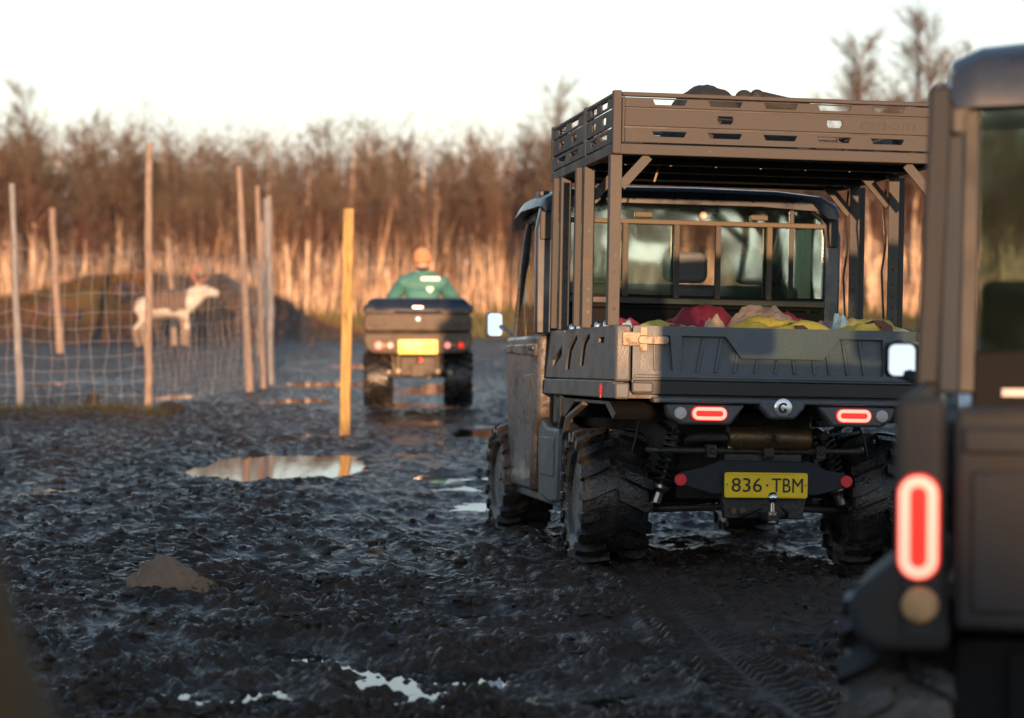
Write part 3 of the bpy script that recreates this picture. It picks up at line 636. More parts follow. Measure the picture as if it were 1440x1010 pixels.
# side fender between the door and the rear wheel, arch bars
for sx in (-1, 1):
    b = MB(); b.prism([(2.36, .28), (2.42, .70), (2.30, .725), (2.12, .675), (1.72, .672), (1.66, .62), (1.70, .27), (1.95, .25)], 'x', sx * .62, sx * .82); pr(b, 'side_fender', M['plastic'], .016)
    b = MB(); b.box(min(sx * .815, sx * .828), max(sx * .815, sx * .828), 1.80, 2.28, .40, .62); pr(b, 'fender_inset', M['plastic'], .02)
    b = MB(); b.tube([(sx * .80, 1.62, .26), (sx * .81, 1.56, .62), (sx * .81, 1.42, .74), (sx * .80, .98, .825)], 1, sq=(.010, .016)); pr(b, 'arch_bar', M['plastic'], .004)
    b = MB(); b.bar((sx * .79, 1.76, .66), (sx * .79, 1.72, .87), .03, .04); pr(b, 'box_support', M['underside'], .006); b = MB(); b.box(min(sx * .7, sx * .79), max(sx * .7, sx * .79), 1.9, 2.05, .70, .86); pr(b, 'box_support', M['underside'], .006)
    # rocker and door
    pr(MB().box(min(sx * .60, sx * .80), max(sx * .60, sx * .80), 1.7, 3.35, .235, .285), 'rocker', M['plastic'], .012)
    dr = pr(MB().prism([(2.52, .29), (3.28, .29), (3.42, .5), (3.58, .98), (3.56, 1.2), (2.28, 1.2), (2.30, .72), (2.46, .62)], 'x', sx * .735, sx * .845), 'door', M['door'], .022)
    b = MB(); b.prism([(3.50, 1.15), (2.3, 1.15), (2.32, 1.075), (3.52, 1.10)], 'x', sx * .84, sx * .862); pr(b, 'door_ledge', M['door'], .012, parent=dr)
    b = MB(); b.prism([(2.45, .98), (2.95, .95), (3.1, .72), (2.6, .68)], 'x', sx * .842, sx * .852); pr(b, 'door_panel', M['door'], .012, parent=dr)
    b = MB(); b.box(min(sx * .84, sx * .875), max(sx * .84, sx * .875), 2.36, 2.5, 1.11, 1.14); pr(b, 'door_handle', M['black'], .006, parent=dr)
    # window frame of the door and its pane
    A0, A1, B1, B0 = (3.54, 1.2), (3.04, 1.90), (2.27, 1.915), (2.30, 1.2)
    b = MB()
    for p, q in ((A0, A1), (A1, B1), (B1, B0)): b.bar((sx * .79, p[0], p[1]), (sx * .79, q[0], q[1]), .05, .055)
    pr(b, 'window_frame', M['door'], .012, parent=dr)
    b = MB(); b.prism([(3.50, 1.2), (3.03, 1.88), (2.30, 1.89), (2.33, 1.2)], 'x', sx * .788, sx * .793); pr(b, 'side_window', M['darkglass'], parent=dr)
    # cab rear corner post, A pillar
    b = MB(); b.tube([(sx * .84, 2.16, 1.2), (sx * .845, 2.16, 1.80), (sx * .82, 2.18, 1.92), (sx * .74, 2.2, 1.985)], 1, sq=(.038, .05)); pr(b, 'cab_corner_post', M['roofblue'], .012)
    b = MB(); b.box(min(sx * .81, sx * .875), max(sx * .81, sx * .875), 2.10, 2.125, 1.74, 1.90); pr(b, 'corner_bracket', M['post'], .006)
    b = MB(); b.bar((sx * .74, 3.62, 1.18), (sx * .72, 3.0, 1.94), .05, .05); pr(b, 'roll_bar', M['black'], .008)
    b = MB(); b.bar((sx * .72, 2.25, 1.35), (sx * .5, 3.2, 1.93), .04, .04); pr(b, 'roll_brace', M['black'], .008)
    # front wing
    b = MB(); b.prism([(3.18, .86), (3.3, 1.0), (3.62, 1.08), (4.0, 1.02), (4.25, .86), (4.1, .78), (3.85, .84), (3.6, .86), (3.35, .76)], 'x', sx * .50, sx * .70); pr(b, 'front_wing', M['door'], .02)
    b = MB(); b.prism(rrect(.42 * sx - .12, .42 * sx + .12, .84, .95, .03, 4), 'y', 4.40, 4.43); pr(b, 'headlamp', M['reverse'], .006)
# roof
def roof_ring(y, dz, ins=0.):
    top = [(-.885 + ins, 1.93), (-.86 + ins, 1.985), (-.76, 2.032), (-.5, 2.056), (0, 2.062), (.5, 2.056), (.76, 2.032), (.86 - ins, 1.985), (.885 - ins, 1.93)]
    bot = [(.835 - ins, 1.93), (.74, 1.972), (.4, 1.99), (-.4, 1.99), (-.74, 1.972), (-.835 + ins, 1.93)]
    return [(x, y, z + dz) for x, z in top + bot]
b = MB(); b.loft([roof_ring(2.06, -.03, .03), roof_ring(2.075, -.008, .012), roof_ring(2.12, 0), roof_ring(2.8, .01), roof_ring(3.05, -.02), roof_ring(3.18, -.075, .03)]); pr(b, 'cab_roof', M['roofblue'], ang=28)
b = MB(); b.loft([[(x, y, z) for x, z in [(-.80, 1.90), (-.72, 1.945), (-.4, 1.965), (0, 1.967), (.4, 1.965), (.72, 1.945), (.80, 1.90), (.80, 1.955), (.70, 2.0), (.4, 2.02), (0, 2.024), (-.4, 2.02), (-.70, 2.0), (-.80, 1.955)]] for y in (2.085, 2.12)]); pr(b, 'roof_lip', M['rooflip'], .006)
# rear wall with sliding window
pr(MB().box(-.80, .80, 2.11, 2.19, .88, 1.36), 'cab_rear_wall', M['interior'], .01)
pr(MB().box(-.80, .80, 2.095, 2.15, 1.385, 1.425), 'window_sill', M['black'], .006)
pr(MB().box(-.80, .80, 2.13, 2.17, 1.365, 1.44), 'window_base', M['interior'])
pr(MB().box(-.80, .80, 2.112, 2.135, 1.845, 1.872), 'window_rail', M['rooflip'], .004)
for x in (-.378, -.078, .165, .468):
    pr(MB().box(x - .016, x + .016, 2.108, 2.138, 1.425, 1.846), 'window_bar', M['post'] if x != .468 else M['rooflip'], .004)
pr(MB().box(.592, .62, 2.14, 2.16, 1.425, 1.96), 'window_bar', M['black'], .004)
for x0, x1, dy in ((-.80, -.384, 0), (-.372, -.084, .012), (.171, .462, .012), (.474, .80, 0)):
    pr(MB().box(x0, x1, 2.148 + dy, 2.153 + dy, 1.425, 1.85), 'window_pane', M['glass'])
pr(MB().prism([(-.80, 1.865), (-.72, 1.93), (-.4, 1.962), (.4, 1.962), (.72, 1.93), (.80, 1.865)], 'y', 2.148, 2.153), 'window_pane', M['glass'])
for x in (-.27, .41):
    pr(MB().box(x - .05, x + .05, 2.13, 2.147, 1.885, 1.915), 'window_catch', M['rooflip'], .004)
b = MB(); b.lathe([(.02, 0), (.026, .012), (.015, .03)], (.08, 2.147, 1.90), (0, -1, 0), 14); pr(b, 'cab_lamp', M['reverse'])
# inside the cab
pr(MB().box(-.72, .72, 2.25, 3.5, .62, .66), 'cab_floor', M['interior'])
b = MB(); b.box(-.70, .70, 2.42, 2.92, .86, 1.0); b.prism([(2.42, .95), (2.30, 1.50), (2.40, 1.52), (2.56, 1.0)], 'x', -.70, .70); pr(b, 'bench_seat', M['seat'], .03)
for x in (-.45, 0.02, .45):
    b = MB(); b.prism(rrect(x - .13, x + .13, 1.52, 1.70, .05, 4), 'y', 2.30, 2.38); pr(b, 'headrest', M['seat'], .02)
b = MB(); b.box(-.72, .72, 3.35, 3.6, 1.0, 1.22); pr(b, 'dashboard', M['interior'], .03)
b = MB(); q = [(-.42 + .18 * math.cos(a), 3.16 + .07 * math.sin(a), 1.30 + .165 * math.sin(a)) for a in np.linspace(0, 2 * math.pi, 25)]
b.tube(q, .014, 8, False); b.bar((-.42, 3.16, 1.3), (-.42, 3.38, 1.15), .04, .04); b.bar((-.6, 3.16, 1.3), (-.24, 3.16, 1.3), .03, .02); pr(b, 'steering_wheel', M['interior'])
b = MB(); b.prism([(3.62, 1.2), (3.06, 1.93), (3.052, 1.924), (3.612, 1.194)], 'x', -.72, .72); pr(b, 'windscreen', M['clearglass'])
# bonnet and nose
b = MB(); b.prism([(3.52, 1.2), (3.6, 1.215), (4.1, 1.13), (4.4, 1.0), (4.42, .62), (4.3, .5), (3.55, .5)], 'x', -.60, .60); pr(b, 'bonnet', M['door'], .03)
b = MB(); b.tube([(-.55, 4.40, .55), (-.5, 4.55, .56), (.5, 4.55, .56), (.55, 4.40, .55)], .03, 10); b.tube([(-.5, 4.5, .8), (.5, 4.5, .8)], .025, 10); b.bar((-.3, 4.45, .5), (-.3, 4.52, .82), .04, .04); b.bar((.3, 4.45, .5), (.3, 4.52, .82), .04, .04); pr(b, 'front_bumper', M['black'])
for sx in (-1, 1):
    b = MB(); b.tube([(sx * .78, 3.72, 1.22), (sx * .79, 4.05, 1.27), (sx * .80, 4.22, 1.28)], .013, 8); pr(b, 'mirror_arm', M['black'])
    b = MB(); b.prism(rrect(sx * .835 - .055, sx * .835 + .055, 1.205, 1.375, .03, 5), 'y', 4.20, 4.27); mm = pr(b, 'door_mirror', M['plastic'], .012)
    b = MB(); b.loft([[(x, 4.184 - (1.365 - z) * .15 + (x - sx * .835) * sx * .26 + yo, z) for x, z in rrect(sx * .835 - .046, sx * .835 + .046, 1.215, 1.365, .024, 5)] for yo in (0, .004)]); pr(b, 'mirror_glass', M['mirror'], parent=mm)
b = MB(); b.box(-.86, -.80, 2.26, 2.40, 1.955, 2.03); b.tube([(-.83, 2.26, 1.99), (-.86, 2.2, 1.99)], .012, 6); pr(b, 'roof_clamp', M['black'], .012)
# wheels
wheel(t, (-.705, .85, .345), .357, .345, -1, .10)
wheel(t, (.705, .85, .345), .357, .345, 1, .35)
wheel(t, (-.735, 3.64, .32), .345, .30, -1, .2, rad(3))
wheel(t, (.735, 3.64, .32), .345, .30, 1, .55, rad(3))

# the steel rack over the bed
RX = .84
pr(MB().box(-RX + .01, RX - .01, .12, 1.95, 2.072, 2.08), 'rack_floor', M['black'])
b = MB()
for y in (.5, .95, 1.4): b.box(-RX + .05, RX - .05, y - .02, y + .02, 2.04, 2.07)
pr(b, 'rack_crossbar', M['black'], .004)
b = MB()
for y in (.5, .95, 1.4):
    for x in np.linspace(-.7, .7, 7): b.disc((x, y, 2.04), (0, 0, -1), .008, .004, 8)
pr(b, 'rack_rivet', M['steel'])
def trap(x, w_, z0, z1, sk=.012): return [(x - w_ / 2 + sk, z0), (x + w_ / 2 - sk, z0), (x + w_ / 2, z1), (x - w_ / 2, z1)]
def hexh(x, w_, z0, z1): return [(x - w_ / 2 + .01, z0), (x + w_ / 2 - .01, z0), (x + w_ / 2, (z0 + z1) / 2), (x + w_ / 2 - .004, z1), (x - w_ / 2 + .004, z1), (x - w_ / 2, (z0 + z1) / 2)]
sl_x = (-.563, -.284, -.005, .268, .541)
for yy, fl in ((.10, 1), (1.93, -1)):
    y0, y1 = yy, yy + .012
    plate('rack_board', [(-.785, 2.286), (.79, 2.286), (.79, 2.332), (-.785, 2.332)], [trap(x, .17, 2.300, 2.326) for x in sl_x], y0, y1, 'y', M['rack'], t, .002)
    plate('rack_board', [(-.785, 2.194), (.79, 2.194), (.79, 2.276), (-.785, 2.276)], [hexh(x, .08, 2.216, 2.254) for x in (-.284, .268)], y0, y1, 'y', M['rack'], t, .002)
    plate('rack_board', [(-.785, 2.114), (.79, 2.114), (.79, 2.184), (-.785, 2.184)], [trap(x, .17, 2.144, 2.170) for x in sl_x], y0, y1, 'y', M['rack'], t, .002)
    b = MB()
    for z in (2.281, 2.189): b.box(-.785, .79, y1 + .001, y1 + .012, z - .008, z + .008)
    pr(b, 'board_backing', M['black'])
    pr(MB().box(-.80, .80, yy - .006, yy + .035, 2.338, 2.358), 'rack_top_rail', M['rack'], .004)
    pr(MB().box(-.838, .838, yy - .004, yy + .032, 2.054, 2.106), 'rack_beam', M['rack'], .004)
    for x in np.linspace(-.72, .72, 9): pr(MB().disc((x, yy - .004, 2.08), (0, -1, 0), .005, .002, 8), 'beam_bolt', M['black'])
    for sx in (-1, 1):
        pr(MB().box(min(sx * .786, sx * .80), max(sx * .786, sx * .80), yy - .003, yy + .02, 2.112, 2.334), 'panel_edge', M['rack'], .003)
        pr(MB().box(min(sx * .803, sx * .845), max(sx * .803, sx * .845), yy - .008, yy + .036, 2.056, 2.364), 'rack_corner', M['rack'], .004)
text('rack_lettering', 'can-am',   .040, .004, M['ink'], t, FACE_BACK(.545, .0985, 2.235), .285, .25)
for sx in (-1, 1):
    x0, x1 = (-.842, -.832) if sx < 0 else (.832, .842)
    for ya, yb in ((.145, .86), (.93, 1.92)):
        c1, c2 = ya + (yb - ya) * .30, ya + (yb - ya) * .70; wd = (yb - ya) * .26
        plate('rack_board', [(ya, 2.284), (yb, 2.284), (yb, 2.334), (ya, 2.334)], [trap(c1, wd, 2.296, 2.328), trap(c2, wd, 2.296, 2.328)], x0, x1, 'x', M['rack'], t, .002)
        plate('rack_board', [(ya, 2.192), (yb, 2.192), (yb, 2.276), (ya, 2.276)], [hexh(c1, wd * .6, 2.216, 2.254), hexh(c2, wd * .6, 2.216, 2.254)], x0, x1, 'x', M['rack'], t, .002)
        plate('rack_board', [(ya, 2.112), (yb, 2.112), (yb, 2.182), (ya, 2.182)], [trap(c1, wd, 2.140, 2.166), trap(c2, wd, 2.140, 2.166)], x0, x1, 'x', M['rack'], t, .002)
    pr(MB().box(min(sx * .81, sx * .842), max(sx * .81, sx * .842), .14, 1.925, 2.338, 2.356), 'rack_top_rail', M['rack'], .004)
    pr(MB().box(min(sx * .806, sx * .846), max(sx * .806, sx * .846), .14, 1.925, 2.054, 2.104), 'rack_beam', M['rack'], .004)
    pr(MB().box(min(sx * .80, sx * .846), max(sx * .80, sx * .846), .862, .926, 2.106, 2.362), 'rack_stake', M['rack'], .004)
    for py in (.135, .86, 1.58):
        # angle section upright: rear flange and side flange
        b = MB(); b.box(min(sx * .846, sx * .788), max(sx * .846, sx * .788), py, py + .008, 1.218, 2.054); b.box(min(sx * .846, sx * .838), max(sx * .846, sx * .838), py + .008, py + .062, 1.218, 2.054)
        po = pr(b, 'rack_post', M['post'], .003)
        b = MB()
        for z in (1.30, 1.36, 1.42, 1.48, 1.56, 1.72): b.disc((sx * .815, py - .0005, z), (0, -1, 0), .0085, .002, 8)
        pr(b, 'bolt_hole', M['black'], parent=po)
        if py > .5:
            b = MB(); b.box(min(sx * .884, sx * .852), max(sx * .884, sx * .852), py + .03, py + .04, 1.225, 2.05); b.box(min(sx * .884, sx * .876), max(sx * .884, sx * .876), py + .04, py + .075, 1.225, 2.05); pr(b, 'post_sleeve', M['rack'], .003, parent=po)
        b = MB(); b.tube([(sx * .79, py + .014, 1.90), (sx * .655, py + .014, 2.052)], 1, sq=(.006, .024)); pr(b, 'knee_brace', M['post'], .002)
        if sx > 0 and py > .3:
            b = MB(); b.tube([(.79, py + .05, 2.03), (.775, py + .05, 1.85), (.79, py + .05, 1.70), (.77, py + .05, 1.55), (.785, py + .05, 1.3)], .006, 6); pr(b, 'hanging_cable', M['black'])
b = MB(); b.tube([(-.46, .8, 2.07), (-.475, .8, 2.03), (-.49, .8, 1.98)], .006, 6); pr(b, 'strap_end', M['tan'])

# ------------------------------------------------------------------ load in the bed and on the rack
def loose(mb, name, m, label, cat, M4=UTVM, origin=(0, 0, 0), group=None, bevel=0., ang=50):
    o = mb.build(name, m, None, bevel, label, cat, group, ang=ang); o.matrix_world = M4; return o
def cloth(c, rx, ry, hgt, seed, rot=0., nx=26, ny=20, fold=.5):
    """a slumped sheet of fabric with folds, closed underneath"""
    b = MB(); V = []; cr_, sr_ = math.cos(rot), math.sin(rot)
    U, W_ = np.meshgrid(np.linspace(-1, 1, nx), np.linspace(-1, 1, ny), indexing='ij')
    d = (np.clip(1 - np.abs(U) ** 3, 0, 1) * np.clip(1 - np.abs(W_) ** 3, 0, 1)) ** .6
    f = pn(U * 1.1 + seed, W_ * 1.6, seed) * fold * .6 - np.abs(pn(U * 1.9, W_ * 2.6 + seed, seed + 1)) * fold * .6
    Z = hgt * d * (1 + f); xx = U * rx * (1 + .12 * pn(W_ * 2, U, seed + 2)); yy = W_ * ry * (1 + .12 * pn(U * 2, W_, seed + 3))
    top = [(c[0] + cr_ * xx[i, j] - sr_ * yy[i, j], c[1] + sr_ * xx[i, j] + cr_ * yy[i, j], c[2] + Z[i, j]) for i in range(nx) for j in range(ny)]
    n = nx * ny; low = [(p[0], p[1], c[2] - .012) for p in top]; fs = []
    for i in range(nx - 1):
        for j in range(ny - 1):
            a = i * ny + j; fs += [(a, a + ny, a + ny + 1, a + 1), (n + a, n + a + 1, n + a + ny + 1, n + a + ny)]
    edge = [i * ny for i in range(nx)] + [(nx - 1) * ny + j for j in range(1, ny)] + [i * ny + ny - 1 for i in range(nx - 2, -1, -1)] + list(range(ny - 2, 0, -1))
    for a, b2 in zip(edge, edge[1:] + edge[:1]): fs.append((a, b2, b2 + n, a + n))
    b.add(top + low, fs); return b
pile = MB(); pile.box(-.74, .74, .12, 1.9, .905, 1.1); loose(pile, 'black_crate', M['blackcloth'], 'low black load box filling the bed under the coloured bundles', 'crate', bevel=.04)
cl = [((.13, .62, 1.10), .30, .34, .185, 5, .2, 'yellowcloth', 'yellow folded bundle in the middle of the truck bed under the pink flap'),
      ((.66, .75, 1.10), .26, .42, .185, 9, -.15, 'yellowcloth', 'yellow strapped bundle at the right end of the truck bed'),
      ((-.08, 1.25, 1.10), .30, .26, .255, 12, .4, 'redcloth', 'crimson bundle rising behind the yellow bundles in the truck bed'),
      ((.16, 1.05, 1.11), .24, .20, .235, 14, .1, 'pinkcloth', 'dusty pink cloth flap lying over the yellow middle bundle'),
      ((.35, 1.38, 1.10), .20, .20, .25, 16, 0, 'redcloth', 'small crimson cloth between the pink flap and the right bundle'),
      ((.50, 1.05, 1.10), .16, .22, .20, 18, .5, 'pinkcloth', 'pale crumpled cloth beside the right yellow bundle'),
      ((-.62, .80, 1.10), .16, .30, .165, 21, .1, 'redcloth', 'red cloth showing at the left corner of the truck bed'),
      ((-.40, .95, 1.10), .30, .22, .15, 23, -.1, 'redcloth', 'red webbing lying across the left of the truck bed'),
      ((-.47, .55, 1.10), .24, .24, .140, 25, .15, 'limecloth', 'yellow green strap bundle along the left of the tailgate'),
      ((-.22, .52, 1.10), .06, .10, .185, 27, .1, 'peach', 'peach coloured pointed tarp corner above the tailgate'),
      ((-.70, .42, 1.10), .05, .10, .14, 29, 0, 'bluecloth', 'pale blue plastic bag at the left corner of the tailgate'),
      ((.52, .80, 1.10), .05, .08, .215, 31, .3, 'bluecloth', 'pale blue scrap of plastic between the two yellow bundles')]
for c, rx, ry, hg, sd, rt, mk, lb in cl: loose(cloth(c, rx, ry, hg * .97, sd, rt), 'bundle' if 'bundle' in lb else 'cloth', M[mk], lb, 'bundle' if 'bundle' in lb else 'cloth')
for bx, by, hz, wd, m_ in ((.66, .60, 1.268, .030, 'strapbrown'), (.20, .52, 1.245, .026, 'strapbrown'), (-.44, .46, 1.222, .022, 'redcloth')):
    b = MB(); b.tube([(bx - .02, by - .30, 1.13), (bx - .015, by - .2, hz - .02), (bx, by, hz + .012), (bx + .015, by + .2, hz - .005), (bx + .02, by + .36, 1.13)], 1, sq=(wd, .003))
    loose(b, 'strap', M[m_], {.66: 'brown strap over the right yellow bundle', .20: 'brown strap over the middle yellow bundle', -.44: 'red strap over the yellow green bundle at the left'}[bx], 'strap')
loose(cloth((-.19, .95, 2.085), .23, .22, .425, 33, 0, fold=.12), 'cargo_bag', M['blackcloth'], 'black rounded bag on the roof rack of the middle truck', 'bag')
dm = MB(); dm.tube([(-.02, .95, 2.40), (.02, .95, 2.425), (.12, .97, 2.43), (.24, .96, 2.415), (.36, .97, 2.40), (.40, .97, 2.385)], [.02, .05, .06, .05, .045, .015], 12)
dm.box(-.02, .4, .9, 1.02, 2.085, 2.39); dm.ell((.01, .93, 2.44), .05, .05, .05); dm.ell((.08, .93, 2.455), .04, .04, .04)
loose(dm, 'roof_roll', M['blackcloth'], 'dark rolled bundle on the roof rack right of the rounded bag', 'bundle')

# ------------------------------------------------------------------ near vehicle at the right edge
NO = (1.606, 5.33, 0.0); NR = rad(-13)
t = thing('utility_vehicle', 'blurred dark utility vehicle at the right edge with tall lit red tail lamp', 'utility vehicle', NO, (0, 0, NR))
NEAR = t
def xs(sx, a, b): return (min(sx * a, sx * b), max(sx * a, sx * b))
pr(MB().box(-.62, .62, -.005, .05, .655, 1.165), 'tailgate', M['charcoal'], .02)
for x in (-.48, -.16, .16, .48): pr(MB().box(x - .1, x + .1, -.018, -.004, .70, 1.02), 'tailgate_rib', M['charcoal'], .012)
pr(MB().box(-.6, .6, -.022, -.004, 1.06, 1.12), 'tailgate_ledge', M['charcoal'], .012)
for sx in (-1, 1):
    a0, a1 = xs(sx, .64, .755)
    pr(MB().box(a0, a1, 0, .10, .62, 1.185), 'bed_corner', M['charcoal'], .025, seg=3)
    a0, a1 = xs(sx, .70, .752); pr(MB().prism([(.09, .76), (.09, 1.185), (1.0, 1.185), (1.0, .76), (.85, .72), (.2, .72)], 'x', a0, a1), 'bed_side_panel', M['charcoal'], .02)
    c = sx * .698; pr(MB().prism(rrect(c - .048, c + .048, .770, 1.012, .047, 8), 'y', -.016, .004), 'tail_lamp', M['lensred'], .004)
    q = rrect(c - .031, c + .031, .787, .995, .030, 8); pr(MB().tube([(x, -.018, z) for x, z in q + q[:1]], .0125, 10, False), 'lamp_ring', M['lampglow'])
    pr(MB().box(c - .009, c + .009, -.022, -.016, .812, .970), 'lamp_bar', M['lensred'])
    b = MB(); b.lathe([(.042, 0), (.042, .014), (.034, .022), (.005, .026)], (c + sx * -.004, 0, .712), (0, -1, 0), 24); pr(b, 'reversing_lamp', M['amberlamp'])
    pl = [(sx * x, z) for x, z in [(.628, .602), (.628, .66), (.645, .84), (.75, .815), (.845, .738), (.862, .70), (.842, .625), (.785, .598)]]
    pr(MB().prism(pl, 'y', .004, .5), 'rear_fender', M['charcoal'], .03, seg=3)
    wheel(t, (sx * .735, .46, .355), .365, .30, sx, .3)
    wheel(t, (sx * .735, 2.55, .355), .365, .28, sx, .1)
    # cab corner pillars and side
    b = MB(); b.bar((sx * .735, .93, 1.15), (sx * .70, .93, 1.96), .05, .06); pr(b, 'cab_pillar', M['charcoal'], .012)
    b = MB(); b.bar((sx * .68, .97, 1.15), (sx * .665, .97, 1.95), .045, .06); pr(b, 'cab_pillar', M['charcoalblue'], .012)
    b = MB(); b.bar((sx * .632, .99, 1.15), (sx * .625, .99, 1.93), .045, .05); pr(b, 'window_frame', M['black'], .008)
    b = MB(); b.prism([(sx * .675, 1.835), (sx * .675, 2.0), (sx * .56, 1.985), (sx * .55, 1.955), (sx * .575, 1.925), (sx * .615, 1.915), (sx * .635, 1.88), (sx * .635, 1.835)], 'y', .90, .925); pr(b, 'corner_bracket', M['bracket'], .012)
    for z in (1.925, 1.965): pr(MB().disc((sx * .60, .899, z), (0, -1, 0), .010, .004, 10), 'bracket_bolt', M['black'])
    dr = pr(MB().prism([(1.0, .45), (1.95, .42), (2.05, .8), (2.05, 1.15), (1.0, 1.15)], 'x', sx * .70, sx * .76), 'door', M['door'], .02)
    b = MB()
    for p, q in (((2.05, 1.15), (1.72, 1.93)), ((1.72, 1.93), (1.0, 1.95)), ((1.03, 1.95), (1.03, 1.15))): b.bar((sx * .715, *p), (sx * .70, *q), .05, .05)
    pr(b, 'window_frame', M['door'], .01, parent=dr)
    b = MB(); b.prism([(2.03, 1.15), (1.71, 1.91), (1.05, 1.93), (1.05, 1.15)], 'x', sx * .704, sx * .709); pr(b, 'side_window', M['darkglass'], parent=dr)
    b = MB(); b.prism([(2.05, .8), (2.2, 1.0), (2.6, 1.08), (3.1, .98), (3.1, .8), (2.9, .84), (2.55, .86), (2.2, .72)], 'x', sx * .52, sx * .80); pr(b, 'front_wing', M['door'], .02)
    b = MB(); b.tube([(sx * .74, 2.08, 1.12), (sx * .84, 2.35, 1.13), (sx * .90, 2.42, 1.15)], .022, 8); pr(b, 'mirror_arm', M['charcoal'])
    b = MB(); b.prism(rrect(sx * .905 - .056, sx * .905 + .056, 1.135, 1.25, .025, 4), 'y', 2.40, 2.47); mm = pr(b, 'door_mirror', M['charcoal'], .015)
    b = MB(); b.loft([[(x, 2.398 - (1.242 - z) * .17 + yo, z) for x, z in rrect(sx * .90 - .040, sx * .90 + .044, 1.142, 1.243, .02, 4)] for yo in (0, .004)]); pr(b, 'mirror_glass', M['mirror'], parent=mm)
pr(MB().box(-.62, .62, .965, 1.03, .8, 1.265), 'cab_rear_wall', M['interior'], .012)
pr(MB().box(-.60, .60, .985, .992, 1.265, 1.925), 'window_pane', M['glass'])
pr(MB().prism([(-.62, 1.92), (-.55, 1.935), (0, 1.95), (.55, 1.935), (.62, 1.92), (.63, 1.985), (.5, 2.0), (0, 2.012), (-.5, 2.0), (-.63, 1.985)], 'y', .93, .975), 'roof_lip', M['rooflip'], .008)
def nroof(y, dz, ins=0.):
    top = [(-.69 + ins, 1.985), (-.675 + ins, 2.04), (-.60, 2.075), (-.3, 2.10), (.3, 2.10), (.60, 2.075), (.675 - ins, 2.04), (.69 - ins, 1.985)]
    return [(x, y, z + dz) for x, z in top + [(.6, 1.99), (.2, 2.0), (-.2, 2.0), (-.6, 1.99)]]
b = MB(); b.loft([nroof(.885, -.085, .03), nroof(.90, -.05, .01), nroof(.95, -.018), nroof(1.06, 0), nroof(1.5, .02), nroof(1.75, -.02, .01), nroof(1.85, -.09, .04)]); pr(b, 'cab_roof', M['roofblue'], ang=28)
pr(MB().box(-.54, -.47, .955, .964, 1.145, 1.165), 'sticker', M['reverse'])
pr(MB().box(-.62, .62, .12, 2.9, .42, .62), 'chassis', M['interior'], .01)
pr(MB().box(-.69, .69, .06, .96, .72, .76), 'bed_floor', M['black'])
pr(MB().box(-.5, .5, .09, .2, .40, .60), 'rear_crossmember', M['interior'], .01)
b = MB(); b.box(-.6, .6, 1.05, 1.5, .86, 1.0); b.prism([(1.06, .95), (1.06, 1.45), (1.15, 1.45), (1.25, 1.0)], 'x', -.6, .6); pr(b, 'bench_seat', M['interior'], .03)
for x in (-.33, .33): pr(MB().prism(rrect(x - .12, x + .12, 1.47, 1.66, .05, 4), 'y', 1.07, 1.15), 'headrest', M['interior'], .02)
b = MB(); b.prism([(2.0, 1.0), (2.1, 1.2), (2.7, 1.1), (3.05, .95), (3.1, .5), (2.0, .5)], 'x', -.55, .55); pr(b, 'bonnet', M['door'], .03)
b = MB(); b.prism([(2.1, 1.18), (1.75, 1.95), (1.742, 1.946), (2.092, 1.176)], 'x', -.66, .66); pr(b, 'windscreen', M['clearglass'])

# ------------------------------------------------------------------ quad bike with its rider ahead
AO = (-1.05, 27.0, 0.02); AR = rad(2)
t = thing('quad_bike', 'mud coated quad bike with dark rear box and yellow plate driving away on the track', 'quad bike', AO, (0, 0, AR))
AM = Matrix.Translation(AO) @ Matrix.Rotation(AR, 4, 'Z')
b = MB(); b.prism([(-.60, 1.04), (-.61, .90), (-.575, .862), (.575, .862), (.61, .90), (.60, 1.04), (.56, 1.075), (-.56, 1.075)], 'y', 0, .62); pr(b, 'storage_box', M['muddybody'], .03)
for sx in (-1, 1):
    pr(MB().prism([(sx * .60, 1.095), (sx * .27, 1.095), (sx * .25, 1.06), (sx * .60, 1.06)], 'y', -.03, .02), 'box_lip', M['muddybody'], .01)
    pr(MB().prism(rrect(sx * .46 - .09, sx * .46 + .09, .93, 1.0, .02, 3), 'y', -.015, .005), 'box_latch', M['muddybody'], .006)
b = MB(); b.loft([[(-.625, -.02, 1.07), (.625, -.02, 1.07), (.625, .66, 1.07), (-.625, .66, 1.07)], [(-.61, -.01, 1.13), (.61, -.01, 1.13), (.61, .65, 1.13), (-.61, .65, 1.13)], [(-.52, .07, 1.235), (.52, .07, 1.235), (.52, .60, 1.235), (-.52, .60, 1.235)]]); ld = pr(b, 'box_lid', M['navy'], .03, seg=3)
pr(MB().prism([(-.06, 1.15), (.06, 1.15), (.06, 1.12), (-.06, 1.12)], 'y', -.03, 0), 'lid_badge', M['steel'], .004, parent=ld)
b = MB(); b.lathe([(.035, 0), (.035, .01), (.02, .018)], (0, -.002, 1.0), (0, -1, 0), 20); pr(b, 'box_glint_disc', M['emblem'])  # added silver disc stands in for a bright sun glint on the box
b = MB(); b.prism([(-.60, .855), (.60, .855), (.615, .76), (.58, .66), (.50, .62), (.24, .60), (-.24, .60), (-.50, .62), (-.58, .66), (-.615, .76)], 'y', .03, .40); pr(b, 'rear_fascia', M['muddybody'], .03)
for x, r_, m_ in ((-.44, .042, 'lamphot'), (-.375, .028, 'amberlamp'), (-.31, .036, 'lamphot'), (.33, .036, 'lamphot'), (.40, .026, 'amberlamp'), (.48, .036, 'lensred')):
    b = MB(); b.lathe([(r_, 0), (r_, .02), (r_ * .6, .03)], (x, .03, .708), (0, -1, 0), 18); pr(b, 'tail_lamp' if m_ != 'amberlamp' else 'indicator_lamp', M[m_])
